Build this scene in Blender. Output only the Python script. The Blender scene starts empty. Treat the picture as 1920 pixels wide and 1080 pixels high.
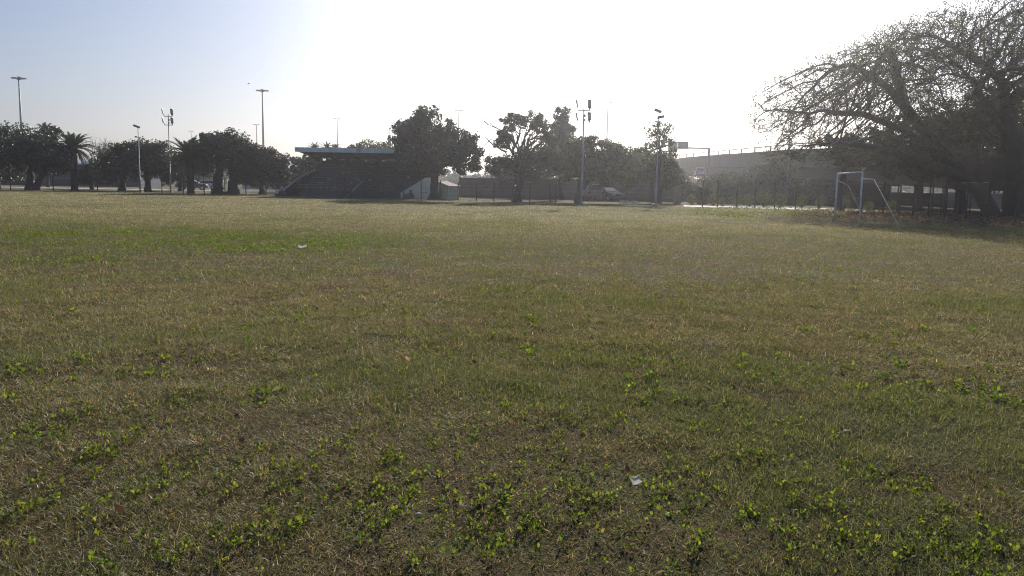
import bpy, bmesh, math, random
import numpy as np
from mathutils import Vector, Matrix

SEED = 7
rng = np.random.default_rng(SEED)
random.seed(SEED)
scene = bpy.context.scene
COL = scene.collection

# ------------------------------------------------------------------ camera
F = 1600.0                       # focal length in photo pixels (1920 wide)
PITCH = math.radians(6.95)
ROLL = math.radians(1.0)
CAMZ = 1.6
cam_data = bpy.data.cameras.new('camera')
cam = bpy.data.objects.new('camera', cam_data)
COL.objects.link(cam)
cam_data.sensor_width = 36.0
cam_data.lens = 36.0 * F / 1920.0
cam_data.clip_end = 6000
cam_data.clip_start = 0.05
CM = Matrix.Rotation(math.pi / 2 - PITCH, 4, 'X') @ Matrix.Rotation(ROLL, 4, 'Z')
cam.matrix_world = Matrix.Translation((0, 0, CAMZ)) @ CM
scene.camera = cam
R3 = np.array(CM.to_3x3())

def ray(px, py):
    v = R3 @ np.array([px - 960.0, 540.0 - py, -F])
    return v / v[1]

def P(px, py, d):
    """point seen at a photo pixel, at distance d along the field"""
    r = ray(px, py) * d
    return np.array([r[0], d, CAMZ + r[2]])

def G(px, py):
    """ground point under a photo pixel"""
    r = ray(px, py)
    t = -CAMZ / r[2]
    return np.array([r[0] * t, t, 0.0])

def GX(px, d):
    """ground point at distance d in the direction of column px"""
    yh = 345 + (px - 960) * math.tan(ROLL)
    p = P(px, yh + CAMZ * F / d, d)
    return np.array([p[0], d, 0.0])

# ------------------------------------------------------------------ tagging
def tag(o, label=None, cat=None, group=None, kind=None):
    if label: o['label'] = label
    if cat: o['category'] = cat
    if group: o['group'] = group
    if kind: o['kind'] = kind
    return o

def empty(name, loc, label=None, cat=None, group=None, rz=0.0):
    o = bpy.data.objects.new(name, None)
    o.empty_display_size = 0.2
    COL.objects.link(o)
    o.location = [float(c) for c in loc]
    o.rotation_euler = (0, 0, rz)
    return tag(o, label, cat, group)

def copy_tree(o, parent=None):
    c = o.copy()
    COL.objects.link(c)
    if parent is not None:
        c.parent = parent
    for ch in list(o.children):
        copy_tree(ch, c)
    return c

def link_mesh(name, me, mat, parent=None, loc=(0, 0, 0)):
    o = bpy.data.objects.new(name, me)
    COL.objects.link(o)
    if parent is not None:
        o.parent = parent
    else:
        o.location = [float(c) for c in loc]
    if mat is not None:
        for m in (mat if isinstance(mat, (list, tuple)) else [mat]):
            me.materials.append(m)
    return o

# ------------------------------------------------------------------ mesh tools
class MB:
    """collects shapes, builds ONE mesh object"""
    def __init__(self):
        self.v = []; self.f = []; self.m = []; self.cur = 0
    def add(self, verts, faces):
        k = len(self.v)
        self.v.extend([tuple(map(float, p)) for p in verts])
        for f in faces:
            self.f.append(tuple(i + k for i in f)); self.m.append(self.cur)
        return self
    def box(self, c, s, rz=0.0, rx=0.0, ry=0.0):
        M = Matrix.Rotation(rz, 3, 'Z') @ Matrix.Rotation(ry, 3, 'Y') @ Matrix.Rotation(rx, 3, 'X')
        pts = []
        for z in (-.5, .5):
            for y in (-.5, .5):
                for x in (-.5, .5):
                    p = M @ Vector((x * s[0], y * s[1], z * s[2]))
                    pts.append((p.x + c[0], p.y + c[1], p.z + c[2]))
        return self.add(pts, [(0, 2, 3, 1), (4, 5, 7, 6), (0, 1, 5, 4), (2, 6, 7, 3), (0, 4, 6, 2), (1, 3, 7, 5)])
    def tube(self, pts, rad, n=6, cap=True):
        pts = np.asarray(pts, float); m = len(pts)
        rad = np.broadcast_to(np.asarray(rad, float), (m,))
        t = np.gradient(pts, axis=0)
        t /= np.linalg.norm(t, axis=1)[:, None] + 1e-9
        ref = np.array([0.31, 0.95, 0.05]) if abs(t[0][2]) > .8 else np.array([0.05, 0.11, 1.0])
        u = ref - t * (t @ ref)[:, None]
        u /= np.linalg.norm(u, axis=1)[:, None] + 1e-9
        w = np.cross(t, u)
        a = np.arange(n) * 2 * math.pi / n
        V = pts[:, None, :] + rad[:, None, None] * (np.cos(a)[None, :, None] * u[:, None, :] + np.sin(a)[None, :, None] * w[:, None, :])
        F_ = []
        for i in range(m - 1):
            for j in range(n):
                b = (j + 1) % n
                F_.append((i * n + j, i * n + b, (i + 1) * n + b, (i + 1) * n + j))
        if cap:
            F_.append(tuple(range(n))[::-1]); F_.append(tuple((m - 1) * n + j for j in range(n)))
        return self.add(V.reshape(-1, 3), F_)
    def bar(self, a, b, r, n=6):
        return self.tube([a, b], [r, r], n)
    def prism(self, poly, axis_vec):
        """poly: 3-D outline, extruded by axis_vec"""
        n = len(poly); a = np.asarray(poly, float); b = a + np.asarray(axis_vec, float)
        F_ = [tuple(range(n)), tuple(range(n, 2 * n))[::-1]]
        for i in range(n):
            j = (i + 1) % n
            F_.append((i, i + n, j + n, j))
        return self.add(np.vstack([a, b]), F_)
    def lathe(self, prof, c, n=12):
        V = []; F_ = []
        for r, z in prof:
            for j in range(n):
                a = 2 * math.pi * j / n
                V.append((c[0] + r * math.cos(a), c[1] + r * math.sin(a), c[2] + z))
        for i in range(len(prof) - 1):
            for j in range(n):
                b = (j + 1) % n
                F_.append((i * n + j, i * n + b, (i + 1) * n + b, (i + 1) * n + j))
        F_.append(tuple(range(n))[::-1]); F_.append(tuple((len(prof) - 1) * n + j for j in range(n)))
        return self.add(V, F_)
    def build(self, name, mat, parent=None, origin=(0, 0, 0), smooth=False, bevel=0.0):
        o_ = np.asarray(origin, float)
        V = [tuple(np.asarray(p) - o_) for p in self.v]
        me = bpy.data.meshes.new(name)
        me.from_pydata(V, [], self.f)
        bm = bmesh.new(); bm.from_mesh(me)
        bmesh.ops.recalc_face_normals(bm, faces=bm.faces)
        if bevel > 0:
            bmesh.ops.bevel(bm, geom=[e for e in bm.edges if len(e.link_faces) == 2 and e.calc_face_angle(0) > .6],
                            offset=bevel, segments=2, affect='EDGES', profile=.5, clamp_overlap=True)
        bm.to_mesh(me); bm.free()
        if bevel == 0:
            me.polygons.foreach_set('material_index', self.m)
        if smooth:
            me.polygons.foreach_set('use_smooth', [True] * len(me.polygons))
        me.update()
        return link_mesh(name, me, mat, parent, (0, 0, 0) if parent is not None else origin)

def fast_mesh(name, V, k, colors=None, faces=None):
    """V: (n*k,3) loose k-gons (or faces given as (m,k)); colors per vertex (rgb)"""
    V = np.ascontiguousarray(V, dtype=np.float32)
    if faces is None:
        faces = np.arange(len(V)).reshape(-1, k)
    m, k = faces.shape
    me = bpy.data.meshes.new(name)
    me.vertices.add(len(V)); me.vertices.foreach_set('co', V.ravel())
    me.loops.add(m * k); me.loops.foreach_set('vertex_index', faces.astype(np.int32).ravel())
    me.polygons.add(m)
    me.polygons.foreach_set('loop_start', (np.arange(m) * k).astype(np.int32))
    try:
        me.polygons.foreach_set('loop_total', np.full(m, k, np.int32))
    except Exception:
        pass
    me.update(calc_edges=True)
    if colors is not None:
        at = me.attributes.new('tint', 'FLOAT_COLOR', 'POINT')
        c4 = np.ones((len(V), 4), np.float32); c4[:, :3] = colors
        at.data.foreach_set('color', c4.ravel())
    return me

# ------------------------------------------------------------------ noise
def vnoise(x, y, seed=0):
    xi = np.floor(x).astype(np.int64); yi = np.floor(y).astype(np.int64)
    fx = x - xi; fy = y - yi
    fx = fx * fx * (3 - 2 * fx); fy = fy * fy * (3 - 2 * fy)
    def h(a, b):
        n = (a * 374761393 + b * 668265263 + seed * 974711) & 0xffffffff
        n = ((n ^ (n >> 13)) * 1274126177) & 0xffffffff
        return ((n ^ (n >> 16)) & 0xffff) / 65535.0
    return (h(xi, yi) * (1 - fx) + h(xi + 1, yi) * fx) * (1 - fy) + (h(xi, yi + 1) * (1 - fx) + h(xi + 1, yi + 1) * fx) * fy

def fbm(x, y, sc, oct=4, seed=0):
    t = 0; a = .5; s = 0
    for i in range(oct):
        t = t + a * vnoise(x / sc * 2 ** i + 17.3 * i, y / sc * 2 ** i - 9.1 * i, seed + i)
        s += a; a *= .5
    return t / s

def sstep(a, b, x):
    t = np.clip((x - a) / (b - a), 0, 1)
    return t * t * (3 - 2 * t)

def ell(x, y, cx, cy, rx, ry, rot=0.0):
    c, s = math.cos(rot), math.sin(rot)
    u = ((x - cx) * c + (y - cy) * s) / rx; v = (-(x - cx) * s + (y - cy) * c) / ry
    return sstep(1.35, .45, np.sqrt(u * u + v * v))

# how green (weedy) and how bare the field is, place by place
def green_mask(x, y):
    n = fbm(x, y, 2.4, 4, 3); n2 = fbm(x, y, .9, 3, 12)
    z = ell(x, y, -11.5, 21, 9.5, 6.2, .15) * .95 + ell(x, y, -6.0, 21.5, 4.5, 3.2) * .3
    z = z + ell(x, y, -2, 38, 17, 4) * .22 + ell(x, y, 16, 57, 13, 9) * .8 + ell(x, y, 28, 36, 14, 8) * .45
    z = z + ell(x, y, -14, 37, 12, 5) * .2
    near = sstep(11, 4, np.hypot(x, y)) * .30
    return np.clip((n - .52) * 2.8 + (n2 - .5) * .9 + .22 + z + near, 0, 1)

def bare_mask(x, y):
    n = fbm(x, y, 1.1, 4, 31); n2 = fbm(x, y, .5, 3, 37)
    z = ell(x, y, -28, 50, 8, 2.3) * .55 + ell(x, y, 1.5, 53, 3.5, 1.0) * .35 + ell(x, y, 22, 48, 12, 7) * .10
    near = 0
    return np.clip((n - .53) * 2.8 + (n2 - .5) * .9 + z + near, 0, 1)

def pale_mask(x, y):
    """paler turf colour towards the far side of the field"""
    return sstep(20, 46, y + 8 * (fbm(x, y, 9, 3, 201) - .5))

def height(x, y):
    d = np.hypot(x, y)
    h = (fbm(x, y, 2.2, 3, 51) - .5) * .05 * sstep(80, 15, d)
    h = h + (fbm(x, y, .45, 2, 57) - .5) * .050 * sstep(26, 8, d)
    return h * sstep(140, 60, d)

# ------------------------------------------------------------------ materials
def new_mat(name):
    m = bpy.data.materials.new(name); m.use_nodes = True
    nt = m.node_tree; nt.nodes.clear()
    out = nt.nodes.new('ShaderNodeOutputMaterial')
    return m, nt, out

def N(nt, t, **kw):
    n = nt.nodes.new(t)
    for k, v in kw.items():
        if k in ('inputs',):
            for a, b in v.items(): n.inputs[a].default_value = b
        else:
            setattr(n, k, v)
    return n

def solid(name, col, rough=.6, metal=0.0, var=.25, scale=3.0, dirt=None, dirt_scale=1.2, bump=0.0, bump_scale=20, spec=.4):
    """painted / plain surface with uneven tone and optional dirt blotches"""
    m, nt, out = new_mat(name)
    b = N(nt, 'ShaderNodeBsdfPrincipled'); L = nt.links.new
    tc = N(nt, 'ShaderNodeTexCoord')
    no = N(nt, 'ShaderNodeTexNoise', inputs={'Scale': scale, 'Detail': 5.0, 'Roughness': .65})
    L(tc.outputs['Object'], no.inputs['Vector'])
    mx = N(nt, 'ShaderNodeMix', data_type='RGBA')
    mx.inputs[6].default_value = tuple(c * (1 - var) for c in col) + (1,)
    mx.inputs[7].default_value = tuple(min(1, c * (1 + var)) for c in col) + (1,)
    L(no.outputs['Fac'], mx.inputs[0])
    last = mx.outputs[2]
    if dirt:
        n2 = N(nt, 'ShaderNodeTexNoise', inputs={'Scale': dirt_scale, 'Detail': 8.0, 'Roughness': .7})
        L(tc.outputs['Object'], n2.inputs['Vector'])
        rp = N(nt, 'ShaderNodeMapRange', inputs={'From Min': .5, 'From Max': .68})
        L(n2.outputs['Fac'], rp.inputs['Value'])
        m2 = N(nt, 'ShaderNodeMix', data_type='RGBA')
        m2.inputs[7].default_value = tuple(dirt) + (1,)
        L(last, m2.inputs[6]); L(rp.outputs['Result'], m2.inputs[0]); last = m2.outputs[2]
    L(last, b.inputs['Base Color'])
    b.inputs['Roughness'].default_value = rough
    b.inputs['Metallic'].default_value = metal
    b.inputs['Specular IOR Level'].default_value = spec
    if bump > 0:
        n3 = N(nt, 'ShaderNodeTexNoise', inputs={'Scale': bump_scale, 'Detail': 6.0})
        L(tc.outputs['Object'], n3.inputs['Vector'])
        bp = N(nt, 'ShaderNodeBump', inputs={'Strength': .6, 'Distance': bump})
        L(n3.outputs['Fac'], bp.inputs['Height']); L(bp.outputs['Normal'], b.inputs['Normal'])
    L(b.outputs[0], out.inputs['Surface'])
    return m

def leafy(name, trans=.45, gloss=.06, rough=.45, tcol=(1.5, 1.7, .7)):
    """thin leaf: colour from the 'tint' attribute, lets light through"""
    m, nt, out = new_mat(name); L = nt.links.new
    at = N(nt, 'ShaderNodeAttribute', attribute_name='tint')
    d = N(nt, 'ShaderNodeBsdfDiffuse'); t = N(nt, 'ShaderNodeBsdfTranslucent')
    g = N(nt, 'ShaderNodeBsdfGlossy', inputs={'Roughness': rough, 'Color': (.9, .92, 1, 1)})
    mul = N(nt, 'ShaderNodeMix', data_type='RGBA', blend_type='MULTIPLY')
    mul.inputs[0].default_value = 1.0
    mul.inputs[7].default_value = tcol + (1,)
    L(at.outputs['Color'], d.inputs['Color']); L(at.outputs['Color'], mul.inputs[6]); L(mul.outputs[2], t.inputs['Color'])
    m1 = N(nt, 'ShaderNodeMixShader'); m1.inputs[0].default_value = trans
    L(d.outputs[0], m1.inputs[1]); L(t.outputs[0], m1.inputs[2])
    m2 = N(nt, 'ShaderNodeMixShader'); m2.inputs[0].default_value = gloss
    L(m1.outputs[0], m2.inputs[1]); L(g.outputs[0], m2.inputs[2])
    L(m2.outputs[0], out.inputs['Surface'])
    return m

M = {}
M['leaf'] = leafy('tree_leaf', trans=.38, gloss=.085, rough=.42)
M['leaf_thin'] = leafy('thin_leaf', trans=.5, gloss=.04, rough=.5)
M['palm_leaf'] = leafy('palm_leaf', trans=.2, gloss=.08, rough=.4)
M['grass'] = leafy('grass_blade', trans=.45, gloss=.03, rough=.5, tcol=(1.75, 1.68, 1.08))
M['weed'] = leafy('weed_leaf', trans=.5, gloss=.010, rough=.5, tcol=(2.1, 2.2, .65))
M['litter'] = leafy('dry_leaf', trans=.25, gloss=.015, rough=.6, tcol=(1.3, 1.2, 1.0))
M['bark'] = solid('bark', (.075, .06, .05), .9, var=.5, scale=2.5, bump=.05, bump_scale=9)
M['bark_pale'] = solid('pale_bark', (.11, .09, .075), .9, var=.45, scale=2.5, bump=.04, bump_scale=9)
M['galv'] = solid('galvanised_steel', (.30, .32, .34), .6, .3, var=.2, scale=2)
M['lamp_body'] = solid('lamp_housing', (.13, .14, .16), .5, .3, var=.2)
M['lamp_glass'] = solid('lamp_glass', (.35, .38, .42), .15, 0, var=.1)
M['post'] = solid('fence_post_steel', (.09, .075, .065), .8, .2, var=.5, scale=4, dirt=(.14, .07, .04))
M['wire'] = solid('wire', (.14, .13, .13), .6, .5)
M['goal'] = solid('white_painted_pipe', (.72, .72, .73), .6, 0, var=.12, scale=4, dirt=(.28, .25, .22), dirt_scale=3)
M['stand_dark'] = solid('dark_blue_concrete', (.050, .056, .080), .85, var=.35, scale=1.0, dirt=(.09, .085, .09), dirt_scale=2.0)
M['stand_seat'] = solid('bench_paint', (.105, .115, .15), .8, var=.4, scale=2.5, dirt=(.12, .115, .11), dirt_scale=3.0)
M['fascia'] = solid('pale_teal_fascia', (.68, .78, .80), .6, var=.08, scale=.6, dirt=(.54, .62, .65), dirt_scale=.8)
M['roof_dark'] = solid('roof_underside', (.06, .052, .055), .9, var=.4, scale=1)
M['rail_white'] = solid('worn_white_paint', (.8, .79, .78), .6, var=.2, scale=3)
M['wall_white'] = solid('weathered_white_wall', (.82, .82, .82), .85, var=.08, scale=1.0, dirt=(.36, .35, .34), dirt_scale=.9, bump=.01)
M['hut_green'] = solid('pale_green_wall', (.60, .74, .60), .85, var=.12, scale=1.2, dirt=(.34, .4, .34), dirt_scale=1.5)
M['hut_blue'] = solid('pale_blue_wall', (.50, .62, .74), .85, var=.25, scale=1.5, dirt=(.52, .58, .6), dirt_scale=1.8)
M['hut_roof'] = solid('pale_sheet_roof', (.62, .54, .50), .7, var=.2, scale=2, dirt=(.42, .33, .29), dirt_scale=2)
M['brown_wall'] = solid('brown_precast_wall', (.135, .10, .095), .9, var=.3, scale=.9, dirt=(.09, .07, .068), dirt_scale=.6)
M['pillar'] = solid('plastered_pillar', (.30, .27, .26), .9, var=.2, scale=1.5, dirt=(.2, .17, .16))
M['concrete'] = solid('bridge_concrete', (.135, .105, .092), .9, var=.22, scale=.25, dirt=(.095, .075, .068), dirt_scale=.35, bump=.01)
M['concrete_pale'] = solid('pale_concrete', (.38, .36, .34), .85, var=.15, scale=.8)
M['paving'] = solid('concrete_paving', (.5, .46, .43), .85, var=.15, scale=.8, dirt=(.36, .33, .31), dirt_scale=.5)
M['asphalt'] = solid('asphalt', (.055, .053, .052), .9, var=.25, scale=1.5)
M['facade_grey'] = solid('grey_blue_facade', (.15, .165, .215), .8, var=.1, scale=.4)
M['facade_brown'] = solid('brown_plinth', (.15, .10, .09), .85, var=.2, scale=.6)
M['facade_white'] = solid('white_facade', (.55, .55, .56), .8, var=.1, scale=.4)
M['roof_white'] = solid('white_sheet_roof', (.6, .62, .65), .5, var=.12, scale=.5)
M['brick'] = solid('red_brick', (.26, .15, .115), .9, var=.25, scale=2)
M['window'] = solid('window_glass', (.04, .05, .06), .1, 0, var=.1)
M['sign_back'] = solid('sign_back_metal', (.17, .18, .2), .6, .3, var=.15)
M['soil'] = solid('red_soil', (.17, .10, .075), .95, var=.4, scale=5, bump=.04, bump_scale=8)
M['rubber'] = solid('rubber', (.02, .02, .02), .8)
M['chrome'] = solid('alloy', (.5, .5, .52), .3, .8, var=.1)
M['tail'] = solid('red_lamp_lens', (.35, .02, .02), .25)
M['head'] = solid('clear_lamp_lens', (.6, .6, .6), .15)
M['glass'] = solid('car_glass', (.03, .035, .04), .08, spec=.6)
M['paper'] = solid('paper_scrap', (.62, .60, .57), .8, var=.08, scale=20)
def sheet_mat(name, col):
    m, nt, out = new_mat(name)
    d = N(nt, 'ShaderNodeBsdfDiffuse', inputs={'Color': col + (1,)}); t = N(nt, 'ShaderNodeBsdfTranslucent', inputs={'Color': col + (1,)})
    x = N(nt, 'ShaderNodeMixShader'); x.inputs[0].default_value = .5
    nt.links.new(d.outputs[0], x.inputs[1]); nt.links.new(t.outputs[0], x.inputs[2]); nt.links.new(x.outputs[0], out.inputs['Surface'])
    return m
M['paper'] = sheet_mat('thin_paper', (.72, .70, .67)); M['dead_leaf'] = sheet_mat('tan_leaf', (.42, .27, .14))
M['stone'] = solid('pale_stone', (.48, .40, .33), .9, var=.2, scale=12)
M['skin'] = solid('skin', (.13, .07, .045), .6)
M['cloth_dark'] = solid('dark_cloth', (.018, .018, .022), .9, var=.3, scale=8)
M['hill'] = solid('distant_hill', (.06, .075, .055), 1.0, var=.3, scale=.02)
M['kerb_white'] = solid('white_kerb_paint', (.72, .72, .72), .7, var=.1)
M['soot'] = solid('grey_mast', (.2, .2, .22), .6)

def car_paint(name, col):
    m = solid(name, col, .35, .1, var=.04, spec=.5)
    b = next(n for n in m.node_tree.nodes if n.type == 'BSDF_PRINCIPLED')
    b.inputs['Coat Weight'].default_value = .08; b.inputs['Coat Roughness'].default_value = .3; b.inputs['Specular IOR Level'].default_value = .2; b.inputs['Roughness'].default_value = .5
    return m
M['car_silver'] = car_paint('silver_paint', (.26, .26, .28))
M['car_dark'] = car_paint('dark_blue_paint', (.03, .035, .06))
M['car_white'] = car_paint('white_paint', (.75, .75, .76))
M['car_grey'] = car_paint('grey_paint', (.14, .14, .15))

# ground
def ground_material():
    m, nt, out = new_mat('field_ground'); L = nt.links.new
    b = N(nt, 'ShaderNodeBsdfPrincipled', inputs={'Roughness': 1.0, 'Specular IOR Level': .04})
    geo = N(nt, 'ShaderNodeNewGeometry')
    ag = N(nt, 'ShaderNodeAttribute', attribute_name='green')
    ab = N(nt, 'ShaderNodeAttribute', attribute_name='bare'); ap = N(nt, 'ShaderNodeAttribute', attribute_name='pale')
    n1 = N(nt, 'ShaderNodeTexNoise', inputs={'Scale': 9.0, 'Detail': 8.0, 'Roughness': .75})
    n2 = N(nt, 'ShaderNodeTexNoise', inputs={'Scale': 1.3, 'Detail': 6.0, 'Roughness': .65})
    n3 = N(nt, 'ShaderNodeTexNoise', inputs={'Scale': 42.0, 'Detail': 4.0, 'Roughness': .7})
    for n in (n1, n2, n3): L(geo.outputs['Position'], n.inputs['Vector'])
    def rgb(a, bcol, fac):
        x = N(nt, 'ShaderNodeMix', data_type='RGBA'); x.clamp_factor = True
        for s, v in ((6, a), (7, bcol)):
            if isinstance(v, tuple): x.inputs[s].default_value = v + (1,)
            else: L(v, x.inputs[s])
        L(fac, x.inputs[0]); return x.outputs[2]
    def mr(v, a, c, lo=0., hi=1.):
        r = N(nt, 'ShaderNodeMapRange', inputs={'From Min': a, 'From Max': c, 'To Min': lo, 'To Max': hi})
        L(v, r.inputs['Value']); return r.outputs['Result']
    def math_(op, a, c):
        k = N(nt, 'ShaderNodeMath', operation=op)
        for i, v in enumerate((a, c)):
            if isinstance(v, (int, float)): k.inputs[i].default_value = v
            else: L(v, k.inputs[i])
        return k.outputs[0]
    straw = rgb((.050, .035, .021), (.165, .124, .070), mr(n1.outputs['Fac'], .35, .7))
    straw = rgb(straw, (.095, .098, .042), mr(n2.outputs['Fac'], .42, .62))
    grn = rgb((.040, .039, .018), (.105, .108, .048), mr(n1.outputs['Fac'], .35, .68))
    soil = rgb((.048, .035, .022), (.145, .106, .070), mr(n3.outputs['Fac'], .35, .65))
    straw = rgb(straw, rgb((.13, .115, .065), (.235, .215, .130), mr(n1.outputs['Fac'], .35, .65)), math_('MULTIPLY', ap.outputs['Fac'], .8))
    gf = math_('ADD', ag.outputs['Fac'], math_('MULTIPLY', math_('SUBTRACT', n1.outputs['Fac'], .5), 1.4))
    c1 = rgb(straw, grn, mr(gf, .25, .85, 0, .85))
    bf = math_('ADD', ab.outputs['Fac'], math_('MULTIPLY', math_('SUBTRACT', n1.outputs['Fac'], .5), 1.2))
    c2 = rgb(c1, soil, mr(bf, .35, .85, 0, .85))
    n4 = N(nt, 'ShaderNodeTexNoise', inputs={'Scale': 120.0, 'Detail': 3.0, 'Roughness': .7}); L(geo.outputs['Position'], n4.inputs['Vector'])
    gr = math_('MULTIPLY', mr(n3.outputs['Fac'], .36, .64, .45, 1.45), mr(n4.outputs['Fac'], .36, .64, .45, 1.45))
    vm = N(nt, 'ShaderNodeVectorMath', operation='SCALE'); L(c2, vm.inputs[0]); L(gr, vm.inputs['Scale'])
    L(vm.outputs[0], b.inputs['Base Color'])
    hsum = math_('ADD', n1.outputs['Fac'], math_('MULTIPLY', n3.outputs['Fac'], .5))
    bp = N(nt, 'ShaderNodeBump', inputs={'Strength': .9, 'Distance': .05})
    L(hsum, bp.inputs['Height']); L(bp.outputs['Normal'], b.inputs['Normal'])
    L(b.outputs[0], out.inputs['Surface'])
    return m
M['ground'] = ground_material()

# ------------------------------------------------------------------ world and sun
SUN_EL, SUN_AZ = math.radians(24), math.radians(11.5)     # azimuth: right of straight ahead (+Y)
world = bpy.data.worlds.new('World'); scene.world = world; world.use_nodes = True
wt = world.node_tree; wt.nodes.clear(); L = wt.links.new
wo = N(wt, 'ShaderNodeOutputWorld'); bg = N(wt, 'ShaderNodeBackground', inputs={'Strength': .050})
sky = N(wt, 'ShaderNodeTexSky', sky_type='NISHITA')
sky.sun_disc = False; sky.sun_elevation = SUN_EL; sky.sun_rotation = SUN_AZ
sky.altitude = 0; sky.air_density = 1.0; sky.dust_density = .8; sky.ozone_density = 2.0
tintm = N(wt, 'ShaderNodeMix', data_type='RGBA', blend_type='MULTIPLY'); tintm.inputs[0].default_value = 1.0
tintm.inputs[7].default_value = (.95, .97, 1.15, 1)
L(sky.outputs[0], tintm.inputs[6]); L(tintm.outputs[2], bg.inputs['Color'])
# bright hazy aureole of the sky around the sun
tc = N(wt, 'ShaderNodeTexCoord')
sd = (math.cos(SUN_EL) * math.sin(SUN_AZ), math.cos(SUN_EL) * math.cos(SUN_AZ), math.sin(SUN_EL))
dt = N(wt, 'ShaderNodeVectorMath', operation='DOT_PRODUCT'); dt.inputs[1].default_value = sd
nm = N(wt, 'ShaderNodeVectorMath', operation='NORMALIZE')
L(tc.outputs['Generated'], nm.inputs[0]); L(nm.outputs[0], dt.inputs[0])
mxx = N(wt, 'ShaderNodeMath', operation='MAXIMUM'); mxx.inputs[1].default_value = 0; L(dt.outputs['Value'], mxx.inputs[0])
pw = N(wt, 'ShaderNodeMath', operation='POWER'); pw.inputs[1].default_value = 32; L(mxx.outputs[0], pw.inputs[0])
bg2 = N(wt, 'ShaderNodeBackground', inputs={'Color': (1.0, .99, .97, 1)})
ml = N(wt, 'ShaderNodeMath', operation='MULTIPLY'); ml.inputs[1].default_value = 1.6; L(pw.outputs[0], ml.inputs[0]); L(ml.outputs[0], bg2.inputs['Strength'])
ad = N(wt, 'ShaderNodeAddShader'); L(bg.outputs[0], ad.inputs[0]); L(bg2.outputs[0], ad.inputs[1])
L(ad.outputs[0], wo.inputs['Surface'])
sl = bpy.data.lights.new('sun', 'SUN'); sl.energy = 5.0; sl.angle = math.radians(.5); sl.color = (1.0, .93, .82)
so = bpy.data.objects.new('sun', sl); COL.objects.link(so)
so.rotation_euler = Vector(sd).to_track_quat('Z', 'Y').to_euler()

scene.view_settings.view_transform = 'Standard'; scene.view_settings.look = 'None'
scene.view_settings.gamma = 1; scene.view_settings.exposure = 0.55
scene.cycles.use_denoising = True; scene.cycles.denoising_prefilter = 'NONE'; scene.cycles.filter_width = 1.1
scene.cycles.max_bounces = 6; scene.cycles.transmission_bounces = 4; scene.cycles.volume_bounces = 0
scene.cycles.diffuse_bounces = 3; scene.cycles.glossy_bounces = 2
scene.cycles.caustics_reflective = False; scene.cycles.caustics_refractive = False

# haze: the hazy air over the whole field
HZ = MB().box((0, 780, 47), (3600, 1720, 96.0))
hz_m, nt, out = new_mat('haze_air')
pv = N(nt, 'ShaderNodeVolumePrincipled', inputs={'Density': .0006, 'Anisotropy': .85, 'Color': (.93, .94, 1.0, 1)})
nt.links.new(pv.outputs[0], out.inputs['Volume'])
HAZE = tag(HZ.build('haze', hz_m), 'thin pale haze in the air over the field', 'haze', kind='stuff')

# ------------------------------------------------------------------ ground sheet
def sinh_axis(lo, hi, n, b):
    t = np.linspace(-1, 1, 2 * n + 1)
    s = np.sinh(b * t) / math.sinh(b)
    return np.where(s < 0, -s * lo, s * hi)
gx = sinh_axis(-1500, 1500, 210, 7.6)
gy = np.concatenate([np.linspace(-60, 0, 12, endpoint=False), sinh_axis(-1, 1560, 300, 6.6)[300:]])
X, Y = np.meshgrid(gx, gy)
Z = height(X, Y)
gv = np.stack([X, Y, Z], -1).reshape(-1, 3)
nx, ny = len(gx), len(gy)
idx = np.arange(nx * ny).reshape(ny, nx)
gf = np.stack([idx[:-1, :-1], idx[:-1, 1:], idx[1:, 1:], idx[1:, :-1]], -1).reshape(-1, 4)
gme = fast_mesh('ground', gv, 4, faces=gf)
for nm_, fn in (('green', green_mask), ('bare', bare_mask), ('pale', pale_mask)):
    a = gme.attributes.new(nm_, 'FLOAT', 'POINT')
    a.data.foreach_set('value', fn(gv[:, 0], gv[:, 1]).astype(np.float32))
gme.polygons.foreach_set('use_smooth', [True] * len(gme.polygons))
tag(link_mesh('ground', gme, M['ground']), kind='structure')

# ------------------------------------------------------------------ grass
def wedge_points(n, dmin, dmax, power, seed):
    """points in front of the camera, density falling with distance^power"""
    r = np.random.default_rng(seed)
    u = r.random(n)
    k = 2 - power
    d = (dmin ** k + u * (dmax ** k - dmin ** k)) ** (1 / k) if abs(k) > 1e-6 else dmin * (dmax / dmin) ** u
    a = (r.random(n) - .5) * 1.52
    return np.stack([d * a, d], -1), r

def in_field(x, y):
    """inside the mown field (in front of the boundary fence)"""
    lim = np.interp(x / np.maximum(y, .1) * F + 960, [-300, 58, 513, 790, 960, 1042, 1317, 1534, 1655, 1740, 1810, 1852, 2200], [93, 92.5, 89, 81, 77, 75, 70, 67, 56, 52, 48, 47, 45])
    return y < lim

def grass_colors(n, x, y, r, more=0.0):
    g = green_mask(x, y); b = bare_mask(x, y)
    straw = np.array([.25, .198, .130]); pale = np.array([.38, .325, .225]); green = np.array([.092, .110, .045]); brown = np.array([.165, .105, .068]); olive = np.array([.158, .148, .075])
    k = r.random(n)
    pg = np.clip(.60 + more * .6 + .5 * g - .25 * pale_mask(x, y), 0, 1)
    c = np.where((k < pg * .55)[:, None], green, np.where((k < pg)[:, None], olive, np.where((k < pg + (1 - pg) * .55)[:, None], straw, np.where((k < pg + (1 - pg) * .68)[:, None], pale, brown))))
    c[r.random(n) < b * .5] = np.array([.155, .118, .080])
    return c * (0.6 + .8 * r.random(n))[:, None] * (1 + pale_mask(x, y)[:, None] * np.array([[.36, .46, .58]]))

def fade(d, dmin, dmax, r):
    a = 1.0 if dmin < 4 else sstep(dmin, dmin * 1.6, d)
    return r.random(len(d)) < a * (1 - sstep(dmax * .6, dmax, d) if dmax < 60 else 1)

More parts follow.
